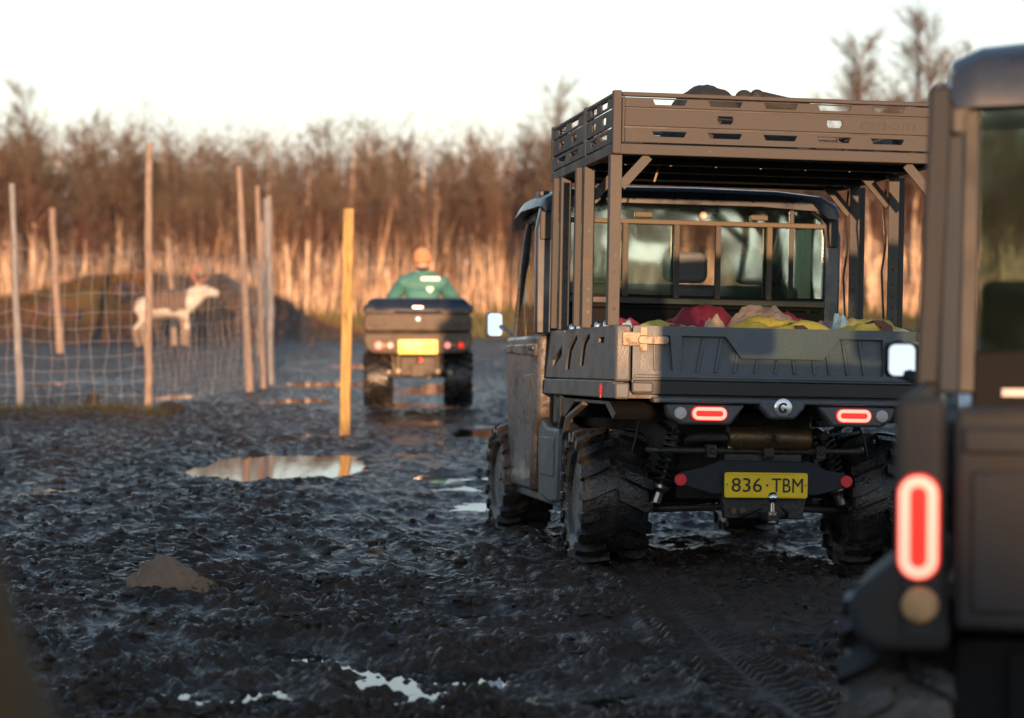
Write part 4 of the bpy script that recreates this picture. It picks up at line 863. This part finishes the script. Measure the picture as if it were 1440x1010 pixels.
b = MB(); b.prism(rrect(-.222, .222, .612, .772, .012, 3), 'y', .0, .02); pr(b, 'licence_plate', M['yellowpale'], .003)
b = MB(); b.box(-.26, .26, .25, 1.9, .34, .60); b.box(-.20, .2, .12, .3, .36, .58); pr(b, 'chassis', M['muddybody'], .02)
b = MB(); b.bar((-.30, .3, .58), (-.30, .3, .36), .06, .06); b.bar((.30, .3, .58), (.30, .3, .36), .06, .06); b.tube([(-.45, .4, .36), (.45, .4, .36)], .03, 8); b.tube([(-.4, .2, .40), (.4, .2, .40)], .022, 8); pr(b, 'rear_axle', M['muddybody'])
b = MB(); b.box(-.07, .07, .02, .2, .36, .50); b.lathe([(.022, 0), (.012, .02), (.025, .05), (.002, .075)], (0, .05, .50), (0, 0, 1), 14); pr(b, 'tow_hitch', M['muddybody'], .01)
for x, z, r_ in ((-.22, .42, .03), (.22, .42, .03), (-.33, .41, .022), (.36, .40, .03), (.13, .35, .026), (.02, .54, .03)):
    pr(MB().disc((x, .12, z), (0, -1, 0), r_, .03, 10), 'axle_bolt', M['tan'] if x != .02 else M['reflector'])
for sx in (-1, 1):
    wheel(t, (sx * .455, .42, .325), .335, .30, sx, .2); wheel(t, (sx * .47, 1.80, .325), .335, .26, sx, .5)
    b = MB(); b.prism([(.05, .72), (.3, .80), (.7, .80), (.95, .6), (1.15, .45), (1.3, .5), (1.5, .78), (1.8, .86), (2.15, .78), (2.2, .88), (1.8, .95), (1.4, .92), (1.2, .75), (.9, .84), (.5, .9), (.05, .86)], 'x', sx * .26, sx * .60); pr(b, 'mudguard', M['muddybody'], .02)
b = MB(); b.prism([(.65, .85), (.70, .98), (1.25, .93), (1.45, 1.02), (1.6, 1.06), (1.9, .98), (2.2, .85), (2.2, .6), (.65, .6)], 'x', -.19, .19); pr(b, 'seat', M['blackcloth'], .03)
b = MB(); b.tube([(0, 1.62, 1.0), (0, 1.52, 1.16)], .03, 8); b.tube([(-.38, 1.42, 1.17), (-.2, 1.5, 1.19), (.2, 1.5, 1.19), (.38, 1.42, 1.17)], .014, 8); pr(b, 'handlebar', M['black'])
b = MB(); b.box(-.4, .4, 1.75, 2.2, .95, .98); pr(b, 'front_rack', M['black'], .01)

RM = AM @ Matrix.Translation((.05, 0, 0))
J = {'hip': ((0, .98, 1.0), (.17, .13)), 'waist': ((0, 1.0, 1.16), (.165, .125)), 'chest': ((0, 1.06, 1.32), (.25, .17)), 'shoulder': ((0, 1.09, 1.43), (.20, .13)), 'neck': ((0, 1.12, 1.545), (.062, .066)), 'head': ((0, 1.15, 1.64), (.076, .088)), 'crown': ((0, 1.15, 1.74), (.068, .08))}
E = [('hip', 'waist'), ('waist', 'chest'), ('chest', 'shoulder'), ('shoulder', 'neck'), ('neck', 'head'), ('head', 'crown')]
for n_, sx in (('l', -1), ('r', 1)):
    J.update({n_ + 'sh': ((sx * .23, 1.08, 1.385), .105), n_ + 'el': ((sx * .37, 1.22, 1.20), .078), n_ + 'wr': ((sx * .33, 1.40, 1.20), .036), n_ + 'pa': ((sx * .33, 1.46, 1.205), (.03, .022)),
              n_ + 'th': ((sx * .12, 1.02, .98), .095), n_ + 'kn': ((sx * .27, 1.38, .94), .068), n_ + 'an': ((sx * .30, 1.30, .55), .045), n_ + 'to': ((sx * .31, 1.46, .50), (.045, .035))})
    E += [('shoulder', n_ + 'sh'), (n_ + 'sh', n_ + 'el'), (n_ + 'el', n_ + 'wr'), (n_ + 'wr', n_ + 'pa'), ('hip', n_ + 'th'), (n_ + 'th', n_ + 'kn'), (n_ + 'kn', n_ + 'an'), (n_ + 'an', n_ + 'to')]
    for k in range(4):
        x = sx * .33 + (k - 1.5) * .019
        J[f'{n_}f{k}a'] = ((x, 1.50, 1.21), .010); J[f'{n_}f{k}b'] = ((x, 1.52, 1.19), .009); J[f'{n_}f{k}c'] = ((x, 1.505, 1.168), .008)
        E += [(n_ + 'pa', f'{n_}f{k}a'), (f'{n_}f{k}a', f'{n_}f{k}b'), (f'{n_}f{k}b', f'{n_}f{k}c')]
    J[n_ + 't1'] = ((sx * .295, 1.45, 1.185), .011); J[n_ + 't2'] = ((sx * .29, 1.485, 1.172), .009); E += [(n_ + 'pa', n_ + 't1'), (n_ + 't1', n_ + 't2')]
def pick(c):
    if c.z > 1.55 or (c.y > 1.415 and c.z > 1.1 and abs(c.x) > .26): return 0
    if c.z > 1.035 and not (abs(c.x) > .05 and c.y > 1.13 and c.z < 1.06): return 1
    return 3 if c.z < .62 else 2
pm = skin_mesh('person', J, E, [M['skin'], M['jacket'], M['trousers'], M['boot']], 2, 'hip', pick)
person = put(bpy.data.objects.new('person', pm), None, 'rider in green jacket and orange hat seen from behind on the quad bike', 'person'); person.matrix_world = RM
def pp(mb, name, m, **k): return mb.build(name, m, person, **k)
b = MB(); b.ell((0, 1.15, 1.715), .112, .122, .108, 18, 10); pp(b, 'hat', M['hat'])
b = MB(); b.lathe([(.106, 0), (.118, .02), (.110, .055)], (0, 1.15, 1.645), (0, 0, 1), 20); pp(b, 'hat_cuff', M['hat'])
b = MB(); b.lathe([(.085, 0), (.092, .03), (.078, .06)], (0, 1.12, 1.525), (0, 0, 1), 18); pp(b, 'collar', M['blackcloth'])
b = MB()
for sx in (-1, 1):
    b.ell((sx * .083, 1.155, 1.65), .016, .028, .035, 10, 6)
pp(b, 'ear', M['skin'])
b = MB(); b.ell((0, 1.245, 1.635), .014, .024, .026, 10, 6); pp(b, 'nose', M['skin'])
b = MB(); [b.ell((sx * .032, 1.233, 1.665), .012, .010, .009, 10, 6) for sx in (-1, 1)]; pp(b, 'eye', M['ink'])
b = MB(); b.ell((0, 1.232, 1.60), .026, .008, .006, 10, 6); pp(b, 'mouth', M['redcloth'])
b = MB(); b.prism(rrect(-.02, .20, 1.43, 1.475, .01, 2), 'y', .938, .952); pp(b, 'reflective_strip', M['reflective'], bevel=.004)
b = MB(); b.prism([(.05, 1.36), (.12, 1.36), (.128, 1.335), (.085, 1.285), (.042, 1.335)], 'y', .90, .915); pp(b, 'jacket_emblem', M['reflective'], bevel=.004)

# ------------------------------------------------------------------ reindeer behind the wire
DX, DY = -7.15, 50.0; dz = ground_z(DX, DY) + .05
J = {'rump': ((-.40, 0, .93), (.23, .27)), 'loin': ((-.15, 0, .94), (.26, .30)), 'rib': ((.12, 0, .90), (.27, .33)), 'brisket': ((.34, 0, .92), (.23, .29)), 'neck': ((.50, 0, 1.02), (.17, .24)), 'nape': ((.62, 0, 1.13), (.14, .19)), 'poll': ((.72, 0, 1.21), (.11, .14)), 'brow': ((.84, 0, 1.20), (.10, .12)), 'muzzle': ((1.00, 0, 1.15), (.08, .09)), 'nose': ((1.10, 0, 1.13), (.06, .07)), 'tail': ((-.62, 0, .94), (.06, .08)),
     'mane': ((.58, 0, .84), (.10, .14))}
E = [('rump', 'loin'), ('loin', 'rib'), ('rib', 'brisket'), ('brisket', 'neck'), ('neck', 'nape'), ('nape', 'poll'), ('poll', 'brow'), ('brow', 'muzzle'), ('muzzle', 'nose'), ('rump', 'tail'), ('neck', 'mane')]
for n_, sy, dx in (('l', .12, 0), ('r', -.12, .10)):
    J.update({n_ + 'fs': ((.30 + dx * .4, sy, .74), .11), n_ + 'fk': ((.34 + dx, sy, .44), .052), n_ + 'ff': ((.32 + dx, sy, .12), .038), n_ + 'fh': ((.35 + dx, sy, .03), (.06, .05)),
              n_ + 'hs': ((-.44 - dx * .4, sy, .76), .17), n_ + 'hk': ((-.34 - dx, sy, .60), .085), n_ + 'hh': ((-.54 - dx, sy, .42), .05), n_ + 'hf': ((-.48 - dx, sy, .12), .038), n_ + 'ht': ((-.44 - dx, sy, .03), (.06, .05)),
              n_ + 'e1': ((.70, sy * .8, 1.29), .04), n_ + 'e2': ((.64, sy * 1.8, 1.33), .026)})
    E += [('brisket', n_ + 'fs'), (n_ + 'fs', n_ + 'fk'), (n_ + 'fk', n_ + 'ff'), (n_ + 'ff', n_ + 'fh'), ('rump', n_ + 'hs'), (n_ + 'hs', n_ + 'hk'), (n_ + 'hk', n_ + 'hh'), (n_ + 'hh', n_ + 'hf'), (n_ + 'hf', n_ + 'ht'), ('poll', n_ + 'e1'), (n_ + 'e1', n_ + 'e2')]
def dpick(c):
    c = c + Vector((float(pn(c.x * 6 + 3, c.z * 6, 71)), 0, float(pn(c.x * 6, c.z * 6 + 5, 72)))) * .05
    if c.z < .07: return 3
    if c.z < .42: return 2
    if c.x > .42 or c.x < -.34: return 0
    if c.z < .64: return 2 if c.x > 0 else 0
    return 1 if c.z > .80 else 0
dm_ = skin_mesh('reindeer', J, E, [M['furwhite'], M['furdark'], M['furgrey'], M['hoof']], 2, 'rib', dpick)
deer = put(bpy.data.objects.new('reindeer', dm_), None, 'white reindeer with dark brown saddle standing behind the wire fence', 'reindeer'); deer.location = (DX, DY, dz); deer.rotation_euler = (0, 0, rad(4))
b = MB()
for sy in (-1, 1):
    b.tube([(.70, sy * .05, 1.28), (.62, sy * .13, 1.38), (.57, sy * .20, 1.50), (.61, sy * .24, 1.62), (.72, sy * .25, 1.70)], [.032, .030, .027, .022, .012], 8)
    b.tube([(.64, sy * .11, 1.36), (.78, sy * .12, 1.42), (.87, sy * .10, 1.50)], [.025, .02, .012], 6); b.tube([(.57, sy * .2, 1.50), (.47, sy * .22, 1.57)], [.02, .01], 6); b.tube([(.61, sy * .24, 1.62), (.55, sy * .26, 1.71)], [.018, .01], 6)
b.build('antler', M['antler'], deer)
b = MB(); [b.ell((.87, sy * .085, 1.235), .018, .012, .018, 8, 6) for sy in (-1, 1)]; b.build('eye', M['ink'], deer)

# ------------------------------------------------------------------ wooden posts, wire fence
def post_mb(h, r, lean=(0, 0), seed=0, sq=False, n=10):
    q = np.random.default_rng(seed); b = MB(); pts = []; rs = []
    for i in range(n):
        f = i / (n - 1); pts.append((lean[0] * f * h + q.normal(0, .006), lean[1] * f * h + q.normal(0, .006), -.25 + f * (h + .25))); rs.append(r * (1.08 - .28 * f) * (1 + q.normal(0, .05)))
    if sq: b.tube([pts[0], pts[-1]], 1, sq=(r, r))
    else: b.tube(pts, rs, 10)
    return b
stake = post_mb(2.22, .050, (.028, 0), 2, True).build('wooden_post', M['newwood'], None, .006, 'fresh yellow square timber stake standing alone beside the mud track', 'post')
sz = ground_z(-1.63, 23.45); stake.location = (-1.63, 23.45, sz)
FP = [(-6.75, 25.6, 2.5, .055, (0, 0), 'wood'), (-5.32, 26.2, 2.50, .042, (-.035, 0), 'greywood'), (-4.06, 26.92, 2.98, .048, (.01, 0), 'wood'), (-3.44, 31.79, 2.95, .052, (-.05, 0), 'wood'), (-3.40, 33.1, 2.75, .038, (-.03, 0), 'wood'), (-3.47, 34.46, 2.62, .075, (0, 0), 'greywood'), (-3.62, 35.6, 2.7, .05, (.02, 0), 'wood'), (-4.02, 40.5, 2.6, .06, (-.04, 0), 'wood'), (-4.9, 47.0, 2.6, .06, (.02, 0), 'wood')]
fence = thing('wire_fence', 'wire mesh fence on rough wooden posts at the left of the mud track', 'fence', (-4.06, 26.92, 0)); FI = Matrix.Translation((4.06, -26.92, 0))
def loc(p): return (p[0] + 4.06, p[1] - 26.92, p[2])
for i, (x, y, h, r, ln, m_) in enumerate(FP):
    o = post_mb(h, r, ln, 30 + i).build('fence_post', M[m_], fence); o.location = loc((x, y, float(base(x, y))))
for i in range(len(FP) - 1):
    (xa, ya), (xb, yb) = FP[i][:2], FP[i + 1][:2]; L_ = math.hypot(xb - xa, yb - ya); b = MB(); q = np.random.default_rng(70 + i)
    nv_ = max(3, int(L_ / .15)); zl = np.array([.06, .20, .34, .48, .63, .79, .96, 1.14, 1.34, 1.56, 1.80]); ph = q.uniform(0, 9)
    def wp(u, z):
        sag = -.07 * math.sin(math.pi * u) * (z / 1.6); x = xa + (xb - xa) * u + .03 * float(pn(u * 5 + ph, z * 3, 51)); y = ya + (yb - ya) * u
        return loc((x, y, float(base(x, y)) + z + sag + .05 * float(pn(u * L_ * 1.3 + ph, z * 2.2, 52))))
    for z in zl: b.tube([wp(u, z) for u in np.linspace(0, 1, 2 * nv_ + 1)], .0022, 4)
    for k in range(1, nv_): b.tube([wp(min(1, max(0, k / nv_ + .012 * float(pn(z * 2.5, k * 3.3, 53)) * 2)), z) for z in zl], .0022, 4)
    b.build('wire_mesh', M['wire'], fence, kind='stuff')
for x, y, h, r, ln, m_, lb in ((-9.05, 48.5, 2.9, .075, (-.06, 0), 'wood', 'leaning orange post standing inside the paddock left of the reindeer'),
                               (-7.45, 53.5, 2.4, .06, (-.06, 0), 'wood', 'thin leaning post standing behind the back of the reindeer'),
                               (-5.62, 61.5, 1.75, .034, (-.07, 0), 'bark', 'pale leaning birch stick just right of the fence corner'), (-5.32, 62.5, 2.2, .034, (.02, 0), 'bark', 'pale upright birch stick between the fence corner and the timber stake'),
                               (-1.03, 2.5, 1.5, .055, (-.44, .0), 'darkwood', 'dark leaning stake out of focus at the lower left corner')):
    o = post_mb(h, r, ln, int(h * 10)).build('wooden_post' if y < 60 else 'birch_stick', M[m_], None, 0, lb, 'post' if y < 60 else 'stick'); o.location = (x if y > 5 else -.03, y, float(base(x, y)) - (.05 if y < 5 else 0))

# ------------------------------------------------------------------ stones and clods
def stone(x, y, rx, ry, rz, seed, m_, lb, cat='stone', nm='stone', rough=.3, sink=.05, rz_=0.):
    """an angular block: random cutting planes around a ball, then worn by noise"""
    q = np.random.default_rng(seed); bm = bmesh.new(); bmesh.ops.create_icosphere(bm, subdivisions=5, radius=1)
    v = np.array([p.co[:] for p in bm.verts]); n_ = q.normal(size=(10, 3)); n_ /= np.linalg.norm(n_, axis=1)[:, None]; h_ = q.uniform(.55, .95, 10)
    r = np.min(np.where(v @ n_.T > .05, h_[None] / np.maximum(v @ n_.T, .05), 9), 1); r = np.minimum(r, 1.15)
    r = r + .10 * pn(v[:, 0] * 3 + v[:, 2] * 2, v[:, 1] * 3 - v[:, 2], seed) + .05 * pn(v[:, 0] * 9 + v[:, 2] * 5, v[:, 1] * 9 - v[:, 2] * 4, seed + 1) + .015 * pn(v[:, 0] * 25 + v[:, 2] * 14, v[:, 1] * 25 - v[:, 2] * 11, seed + 2)
    for p, c in zip(bm.verts, v * r[:, None] * [rx, ry, rz]): p.co = c
    me = bpy.data.meshes.new(nm); bm.to_mesh(me); bm.free(); me.materials.append(M[m_]); me.polygons.foreach_set('use_smooth', [True] * len(me.polygons)); me.set_sharp_from_angle(angle=rad(40))
    o = put(bpy.data.objects.new(nm, me), None, lb, cat); o.location = (x, y, ground_z(x, y) - sink); o.rotation_euler = (0, 0, rz_); return o
stone(-1.60, 11.35, .195, .16, .18, 31, 'stone', 'brown angular stone half sunk in the mud at the lower left', rough=.34, sink=.045, rz_=.2)
stone(-2.0, 14.6, .24, .13, .055, 8, 'clod', 'long flat brown peat clod lying behind the angular stone', 'clod', 'peat_clod', sink=.0)
stone(-3.72, 26.4, .13, .12, .14, 9, 'clod', 'dark peat lump at the foot of the tall fence post', 'clod', 'peat_clod', sink=.02)
stone(-4.9, 28.2, .12, .12, .17, 10, 'clod', 'brown peat lump inside the fence between the two left posts', 'clod', 'peat_clod', sink=.02)
stone(-.72, 13.1, .055, .045, .022, 12, 'stone', 'small pale flat stone in the mud left of the front wheel', sink=.0)
stone(-1.0, 22.0, .15, .12, .03, 14, 'stone', 'flat orange lit stone in the wet track behind the quad bike', sink=.0)
stone(2.15, 55.0, .5, .4, .35, 15, 'stone', 'pale boulder on the grass edge right of the quad bike', sink=.05)

# loose crumbs of peat thrown up over the mud: uncountable, one mesh
ico = bmesh.new(); bmesh.ops.create_icosphere(ico, subdivisions=1, radius=1); iv = np.array([v.co[:] for v in ico.verts]); jf = np.array([[v.index for v in f.verts] for f in ico.faces]); ico.free()
nc_ = 60000; cy = 7.2 + 16 * RNG.uniform(0, 1, nc_) ** 1.9; cx = RNG.uniform(-.30, .30, nc_) * (cy + 1)
keep = (pn(cx / .8, cy / .8, 95) + RNG.normal(0, .3, nc_) > -.15); cx, cy = cx[keep], cy[keep]
tt_ = (cx - TR_O[0]) * -TR_D[1] + (cy - TR_O[1]) * TR_D[0]; keep = ~((np.abs(tt_) < .19) & (cy < 12.4)); cx, cy = cx[keep], cy[keep]; nc_ = len(cx)
ch, w2 = terrain(cx, cy, np.maximum(.007, .0100 * (cy / 8) ** 1.6)); keep = w2 < RNG.uniform(.1, .7, nc_); cx, cy, ch = cx[keep], cy[keep], ch[keep]; nc_ = len(cx); sz_ = .0045 + .024 * RNG.uniform(0, 1, nc_) ** 5
V = iv[None] * (1 + RNG.uniform(-.55, .5, (nc_, len(iv), 1))) * sz_[:, None, None] * RNG.uniform(.45, 1.5, (nc_, 1, 3)) * [1.1, 1.1, .7] + np.column_stack([cx, cy, ch + sz_ * .08])[:, None]
put(bpy.data.objects.new('peat_crumbs', fast_mesh('peat_crumbs', V.reshape(-1, 3), (jf[None] + (np.arange(nc_) * len(iv))[:, None, None]).reshape(-1, 3), M['crumb'])), kind='stuff')

# ------------------------------------------------------------------ grass, birches, saplings, far wood
def blades(n, gen, hmin, hmax, wdt, seed, flare=.35):
    q = np.random.default_rng(seed); P = gen(q, n); P = np.column_stack([P, base(P[:, 0], P[:, 1])]); h = q.uniform(hmin, hmax, n); a = q.uniform(0, 6.28, n)
    dx, dy = np.cos(a) * wdt, np.sin(a) * wdt; l = q.normal(0, flare, (n, 2)) * h[:, None]
    V = np.stack([P + np.stack([dx, dy, np.zeros(n) - .03], 1), P - np.stack([dx, dy, np.zeros(n) + .03], 1), P + np.column_stack([l, h])], 1).reshape(-1, 3)
    return V, np.arange(3 * n).reshape(-1, 3)
def gen_edge(q, n):
    y = q.uniform(60, 92, n); x = q.uniform(-.26, .26, n) * y; m_ = pn(x / 4, y / 4, 61) + q.normal(0, .25, n) > -.1; return np.column_stack([x, y])[m_ | (q.uniform(0, 1, n) < .3)][:n] if m_.sum() == n else np.column_stack([x, y])
V, F_ = blades(26000, gen_edge, .10, .42, .012, 5)
put(bpy.data.objects.new('grass', fast_mesh('grass', V, F_, M['grass'])), kind='stuff')
def gen_b(q, n):
    return np.column_stack([q.normal(-11.5, 4.0, n), q.normal(60.0, 2.2, n)])
V, F_ = blades(9000, gen_b, .08, .30, .014, 15)
put(bpy.data.objects.new('bank_heath', fast_mesh('bank_heath', V, F_, mat('rusty bank heath', (.13, .062, .028), .85, vscale=.6, var=.6, dirt=((.05, .045, .02), .5, .62, .5)))), kind='stuff')
def gen_f(q, n):
    x = q.uniform(-7.5, -3.6, n); return np.column_stack([x, 25.1 + .35 * (x + 5.3) + q.normal(0, .28, n)])
V, F_ = blades(3500, gen_f, .04, .14, .004, 6)
put(bpy.data.objects.new('fence_grass', fast_mesh('fence_grass', V, F_, mat('dull short grass', (.05, .048, .02), .85))), kind='stuff')

def tri_strip(P0, P1, w0):
    """thin flat tapering blades from P0 to P1, turned to random sides"""
    n = len(P0); d = P1 - P0; r = RNG.normal(size=(n, 3)); s_ = np.cross(d, r); s_ /= (np.linalg.norm(s_, axis=1, keepdims=True) + 1e-9)
    V = np.stack([P0 + s_ * w0[:, None], P0 - s_ * w0[:, None], P1], 1).reshape(-1, 3); return V
def make_birch(seed, H, stems=1):
    q = np.random.default_rng(seed); tb = MB(); br0 = []; br1 = []; brw = []
    for s_ in range(stems):
        a0 = q.uniform(0, 6.28); ln = q.uniform(.02, .10) * (1 if stems == 1 else 2.0); h = H * (1 if s_ == 0 else q.uniform(.7, .95)); n = 10
        x, y = (0, 0) if stems == 1 else (.15 * math.cos(a0), .15 * math.sin(a0)); pts = []; dx, dy = math.cos(a0) * ln, math.sin(a0) * ln
        for i in range(n):
            f = i / (n - 1); pts.append(np.array([x, y, f * h - .1])); x += dx * h / n + q.normal(0, .035); y += dy * h / n + q.normal(0, .035); dx *= .9; dy *= .9
        r0 = .0125 * h * q.uniform(.75, 1.1); tb.tube(pts, [r0 * (1 - .93 * i / (n - 1)) + .006 for i in range(n)], 6)
        nb = int(30 * h / 8)
        for k in range(nb):
            f = q.uniform(.24, .98) ** .7; p = pts[int(f * (n - 1))] + (pts[min(n - 1, int(f * (n - 1)) + 1)] - pts[int(f * (n - 1))]) * ((f * (n - 1)) % 1)
            a = q.uniform(0, 6.28); L_ = h * q.uniform(.12, .30) * (1.15 - .75 * f); up = q.uniform(.7, 1.5); d = np.array([math.cos(a), math.sin(a), up]); d /= np.linalg.norm(d); e = p + d * L_ + np.array([0, 0, .08 * L_])
            m_ = (p + e) / 2 + q.normal(0, .05, 3) * L_; tb.tube([p, m_, e], [r0 * .28 * (1 - f * .6), r0 * .18 * (1 - f * .6), .004], 3, False)
            for j in range(13):
                g = q.uniform(.25, 1.); p2 = p + (e - p) * g; d2 = d + q.normal(0, .55, 3); d2[2] += .15; d2 /= np.linalg.norm(d2); l2 = L_ * q.uniform(.25, .55); e2 = p2 + d2 * l2
                br0.append(p2); br1.append(e2); brw.append(.009)
                for i in range(6):
                    g2 = q.uniform(.2, 1.); p3 = p2 + (e2 - p2) * g2; d3 = d2 + q.normal(0, .6, 3); d3 /= np.linalg.norm(d3); br0.append(p3); br1.append(p3 + d3 * q.uniform(.18, .5)); brw.append(.0055)
    V = tri_strip(np.array(br0), np.array(br1), np.array(brw)); tm = tb.mesh('trunk', [M['bark'], M['twig']], 60)
    for p_ in tm.polygons:
        if p_.center.z + q.normal(0, .5) > 3.6 or p_.area < .004: p_.material_index = 1
    return tm, V
BT = []
for k in range(9):
    tm, V = make_birch(100 + k, 8.0 + .25 * (k % 4), 1 if k % 3 else 2); F_ = np.arange(len(V)).reshape(-1, 3)
    zc = V.reshape(-1, 3, 3)[:, :, 2].mean(1); mi = np.where(zc + RNG.normal(0, .8, len(zc)) > 6.2, 1, 0)
    BT.append((tm, fast_mesh('crown', V, F_, [M['twig'] if k % 2 else M['twigred'], M['twigpale']], mi)))
def birch(x, y, s, kind, label, group):
    r = thing('birch_tree', label, 'tree', (x, y, float(base(x, y))), (random.gauss(0, .03), random.gauss(0, .03), random.uniform(0, 6.28)), group); r.scale = (s, s, s * random.uniform(.92, 1.08))
    put(bpy.data.objects.new('trunk', BT[kind][0]), r); put(bpy.data.objects.new('crown', BT[kind][1]), r); return r
q = np.random.default_rng(77); n = 0
rows = [(86, 30), (90, 34), (95, 38), (101, 40), (108, 40), (116, 38)]
def htop(tx):   # wanted tree height by direction (the wood's skyline)
    return np.interp(tx, [-.23, -.19, -.15, -.11, -.06, -.02, .02, .06, .10, .14, .18, .23], [7.6, 8.0, 6.5, 6.3, 6.6, 5.9, 7.2, 6.2, 6.4, 8.4, 9.4, 8.4])
for yy, cnt in rows:
    for k in range(cnt):
        tx = -.235 + .47 * (k + q.uniform(.1, .9)) / cnt; y = yy + q.uniform(-2.5, 2.5); s = float(htop(tx)) / 8.9 * q.uniform(.72, 1.06) * y / 97
        kd = int(q.integers(9)); px = 720 + 3400 * tx
        zone = ('left of the orange post' if px < 90 else 'between orange and tallest posts' if px < 205 else 'above the reindeer' if px < 345 else 'right of the fence corner' if px < 485
                else 'between stake and rider' if px < 570 else 'right above the rider' if px < 650 else 'between rider and truck' if px < 775 else 'behind the truck cab' if px < 1190
                else 'between right rack uprights' if px < 1310 else 'hidden by the near vehicle')
        rw = 'at the front edge of the wood' if yy < 88 else 'in the second row' if yy < 92 else 'mid wood' if yy < 105 else 'deep in the wood'
        lk = ('forked' if kd % 3 == 0 else 'slender') + (' short' if (k * 7 + int(yy)) % 3 == 0 else ' tall'); s *= .85 if 'short' in lk else 1.03
        if yy < 92: s *= .92
        lb = f'{lk} bare birch {rw}, {zone}'; gp = 'bare birches ' + zone
        birch(tx * y, y, s, kd, lb, gp); n += 1
for px, y, s, lb in ((.0147, 104, 1.10, 'thin birch rising above the wood just left of the truck rack'), (.139, 88, 1.12, 'tall birch whose crown rises over the rack lettering'), (.166, 90, 1.20, 'tallest birch crown between the rack and the near vehicle'), (.150, 92, 1.10, 'bushy birch crown left of the tallest one behind the rack'), (.177, 89, 1.14, 'bushy birch crown right of the tallest one beside the near vehicle roof'), (-.196, 98, 1.0, 'tall birch standing above the wood near the left edge')):
    birch(px * y, y, s, 3, lb, None)
# sapling stems crowding the foot of the wood
ns = 4200; yy = RNG.uniform(80, 104, ns); xx = RNG.uniform(-.26, .26, ns) * yy; keep = pn(xx / 2.2, yy / 3, 91) + RNG.normal(0, .16, ns) > -.02; xx, yy = xx[keep], yy[keep]; ns = len(xx)
P0 = np.column_stack([xx, yy, base(xx, yy) - .1]); hh = RNG.uniform(.9, 4.2, ns) * (.8 + .5 * pn(xx / 3, yy / 3, 92)); P1 = P0 + np.column_stack([RNG.normal(0, .12, ns) * hh, RNG.normal(0, .12, ns) * hh, hh])
V1 = tri_strip(P0, P1, RNG.uniform(.018, .05, ns)); tw0 = []; 
g = RNG.uniform(.35, 1, (ns, 7)); A = P0[:, None] + (P1 - P0)[:, None] * g[:, :, None]; B = A + RNG.normal(0, .22, (ns, 7, 3)) + np.array([0, 0, .35])
V2 = tri_strip(A.reshape(-1, 3), B.reshape(-1, 3), np.full(ns * 7, .009)); V = np.concatenate([V1, V2])
put(bpy.data.objects.new('sapling_thicket', fast_mesh('sapling_thicket', V, np.arange(len(V)).reshape(-1, 3), [M['stem'], M['twigred']], np.r_[np.zeros(ns), np.ones(ns * 7)])), kind='stuff')
# the wood goes on behind: one mass of stems and twigs
ns = 2600; yy = RNG.uniform(118, 165, ns); xx = RNG.uniform(-.3, .3, ns) * yy; hh = RNG.uniform(5.5, 9.0, ns); P0 = np.column_stack([xx, yy, base(xx, yy)]); P1 = P0 + np.column_stack([RNG.normal(0, .3, (ns, 2)), hh])
V1 = tri_strip(P0, P1, RNG.uniform(.05, .10, ns)); g = RNG.uniform(.25, 1, (ns, 34)); A = P0[:, None] + (P1 - P0)[:, None] * g[:, :, None] + RNG.normal(0, .5, (ns, 34, 3)); B = A + RNG.normal(0, .7, (ns, 34, 3)) + np.array([0, 0, .5])
V = np.concatenate([V1, tri_strip(A.reshape(-1, 3), B.reshape(-1, 3), np.full(ns * 34, .028))])
put(bpy.data.objects.new('far_wood', fast_mesh('far_wood', V, np.arange(len(V)).reshape(-1, 3), [M['stem'], M['twig']], np.r_[np.zeros(ns), np.ones(ns * 34)])), kind='stuff')
# the evergreen wood behind the camera: it shades the mud and shows in the cab windows
qw = np.random.default_rng(404); gx, gy = np.meshgrid(np.arange(-48, 52, 1.15), np.arange(-76, -56, 5.0)); tx = (gx + qw.normal(0, .4, gx.shape)).ravel(); ty = (gy + qw.normal(0, 1.2, gy.shape)).ravel(); nt_ = len(tx)
th = qw.uniform(5.75, 6.5, nt_) + np.where(tx > 9, qw.uniform(0, 1, nt_) ** 2 * 6.0, 0); Vs = []; Ms = []
for x, y, h in zip(tx, ty, th):
    k = 380; f = qw.uniform(0, 1, k) ** .75; r = (1 - f) * h * .24 + .35; a = qw.uniform(0, 6.28, k); rr = r * qw.uniform(.4, 1, k)
    c = np.column_stack([x + rr * np.cos(a), y + rr * np.sin(a), f * h]); e = c + np.column_stack([np.cos(a) * .6, np.sin(a) * .6, qw.uniform(-.35, .15, k)])
    Vs.append(tri_strip(c, e, np.full(k, .17))); Ms.append(np.full(k, 0 if qw.uniform() < .7 else 1))
V = np.concatenate(Vs)
put(bpy.data.objects.new('evergreen_wood', fast_mesh('evergreen_wood', V, np.arange(len(V)).reshape(-1, 3), [M['needle'], M['leaf']], np.concatenate(Ms))), kind='stuff')
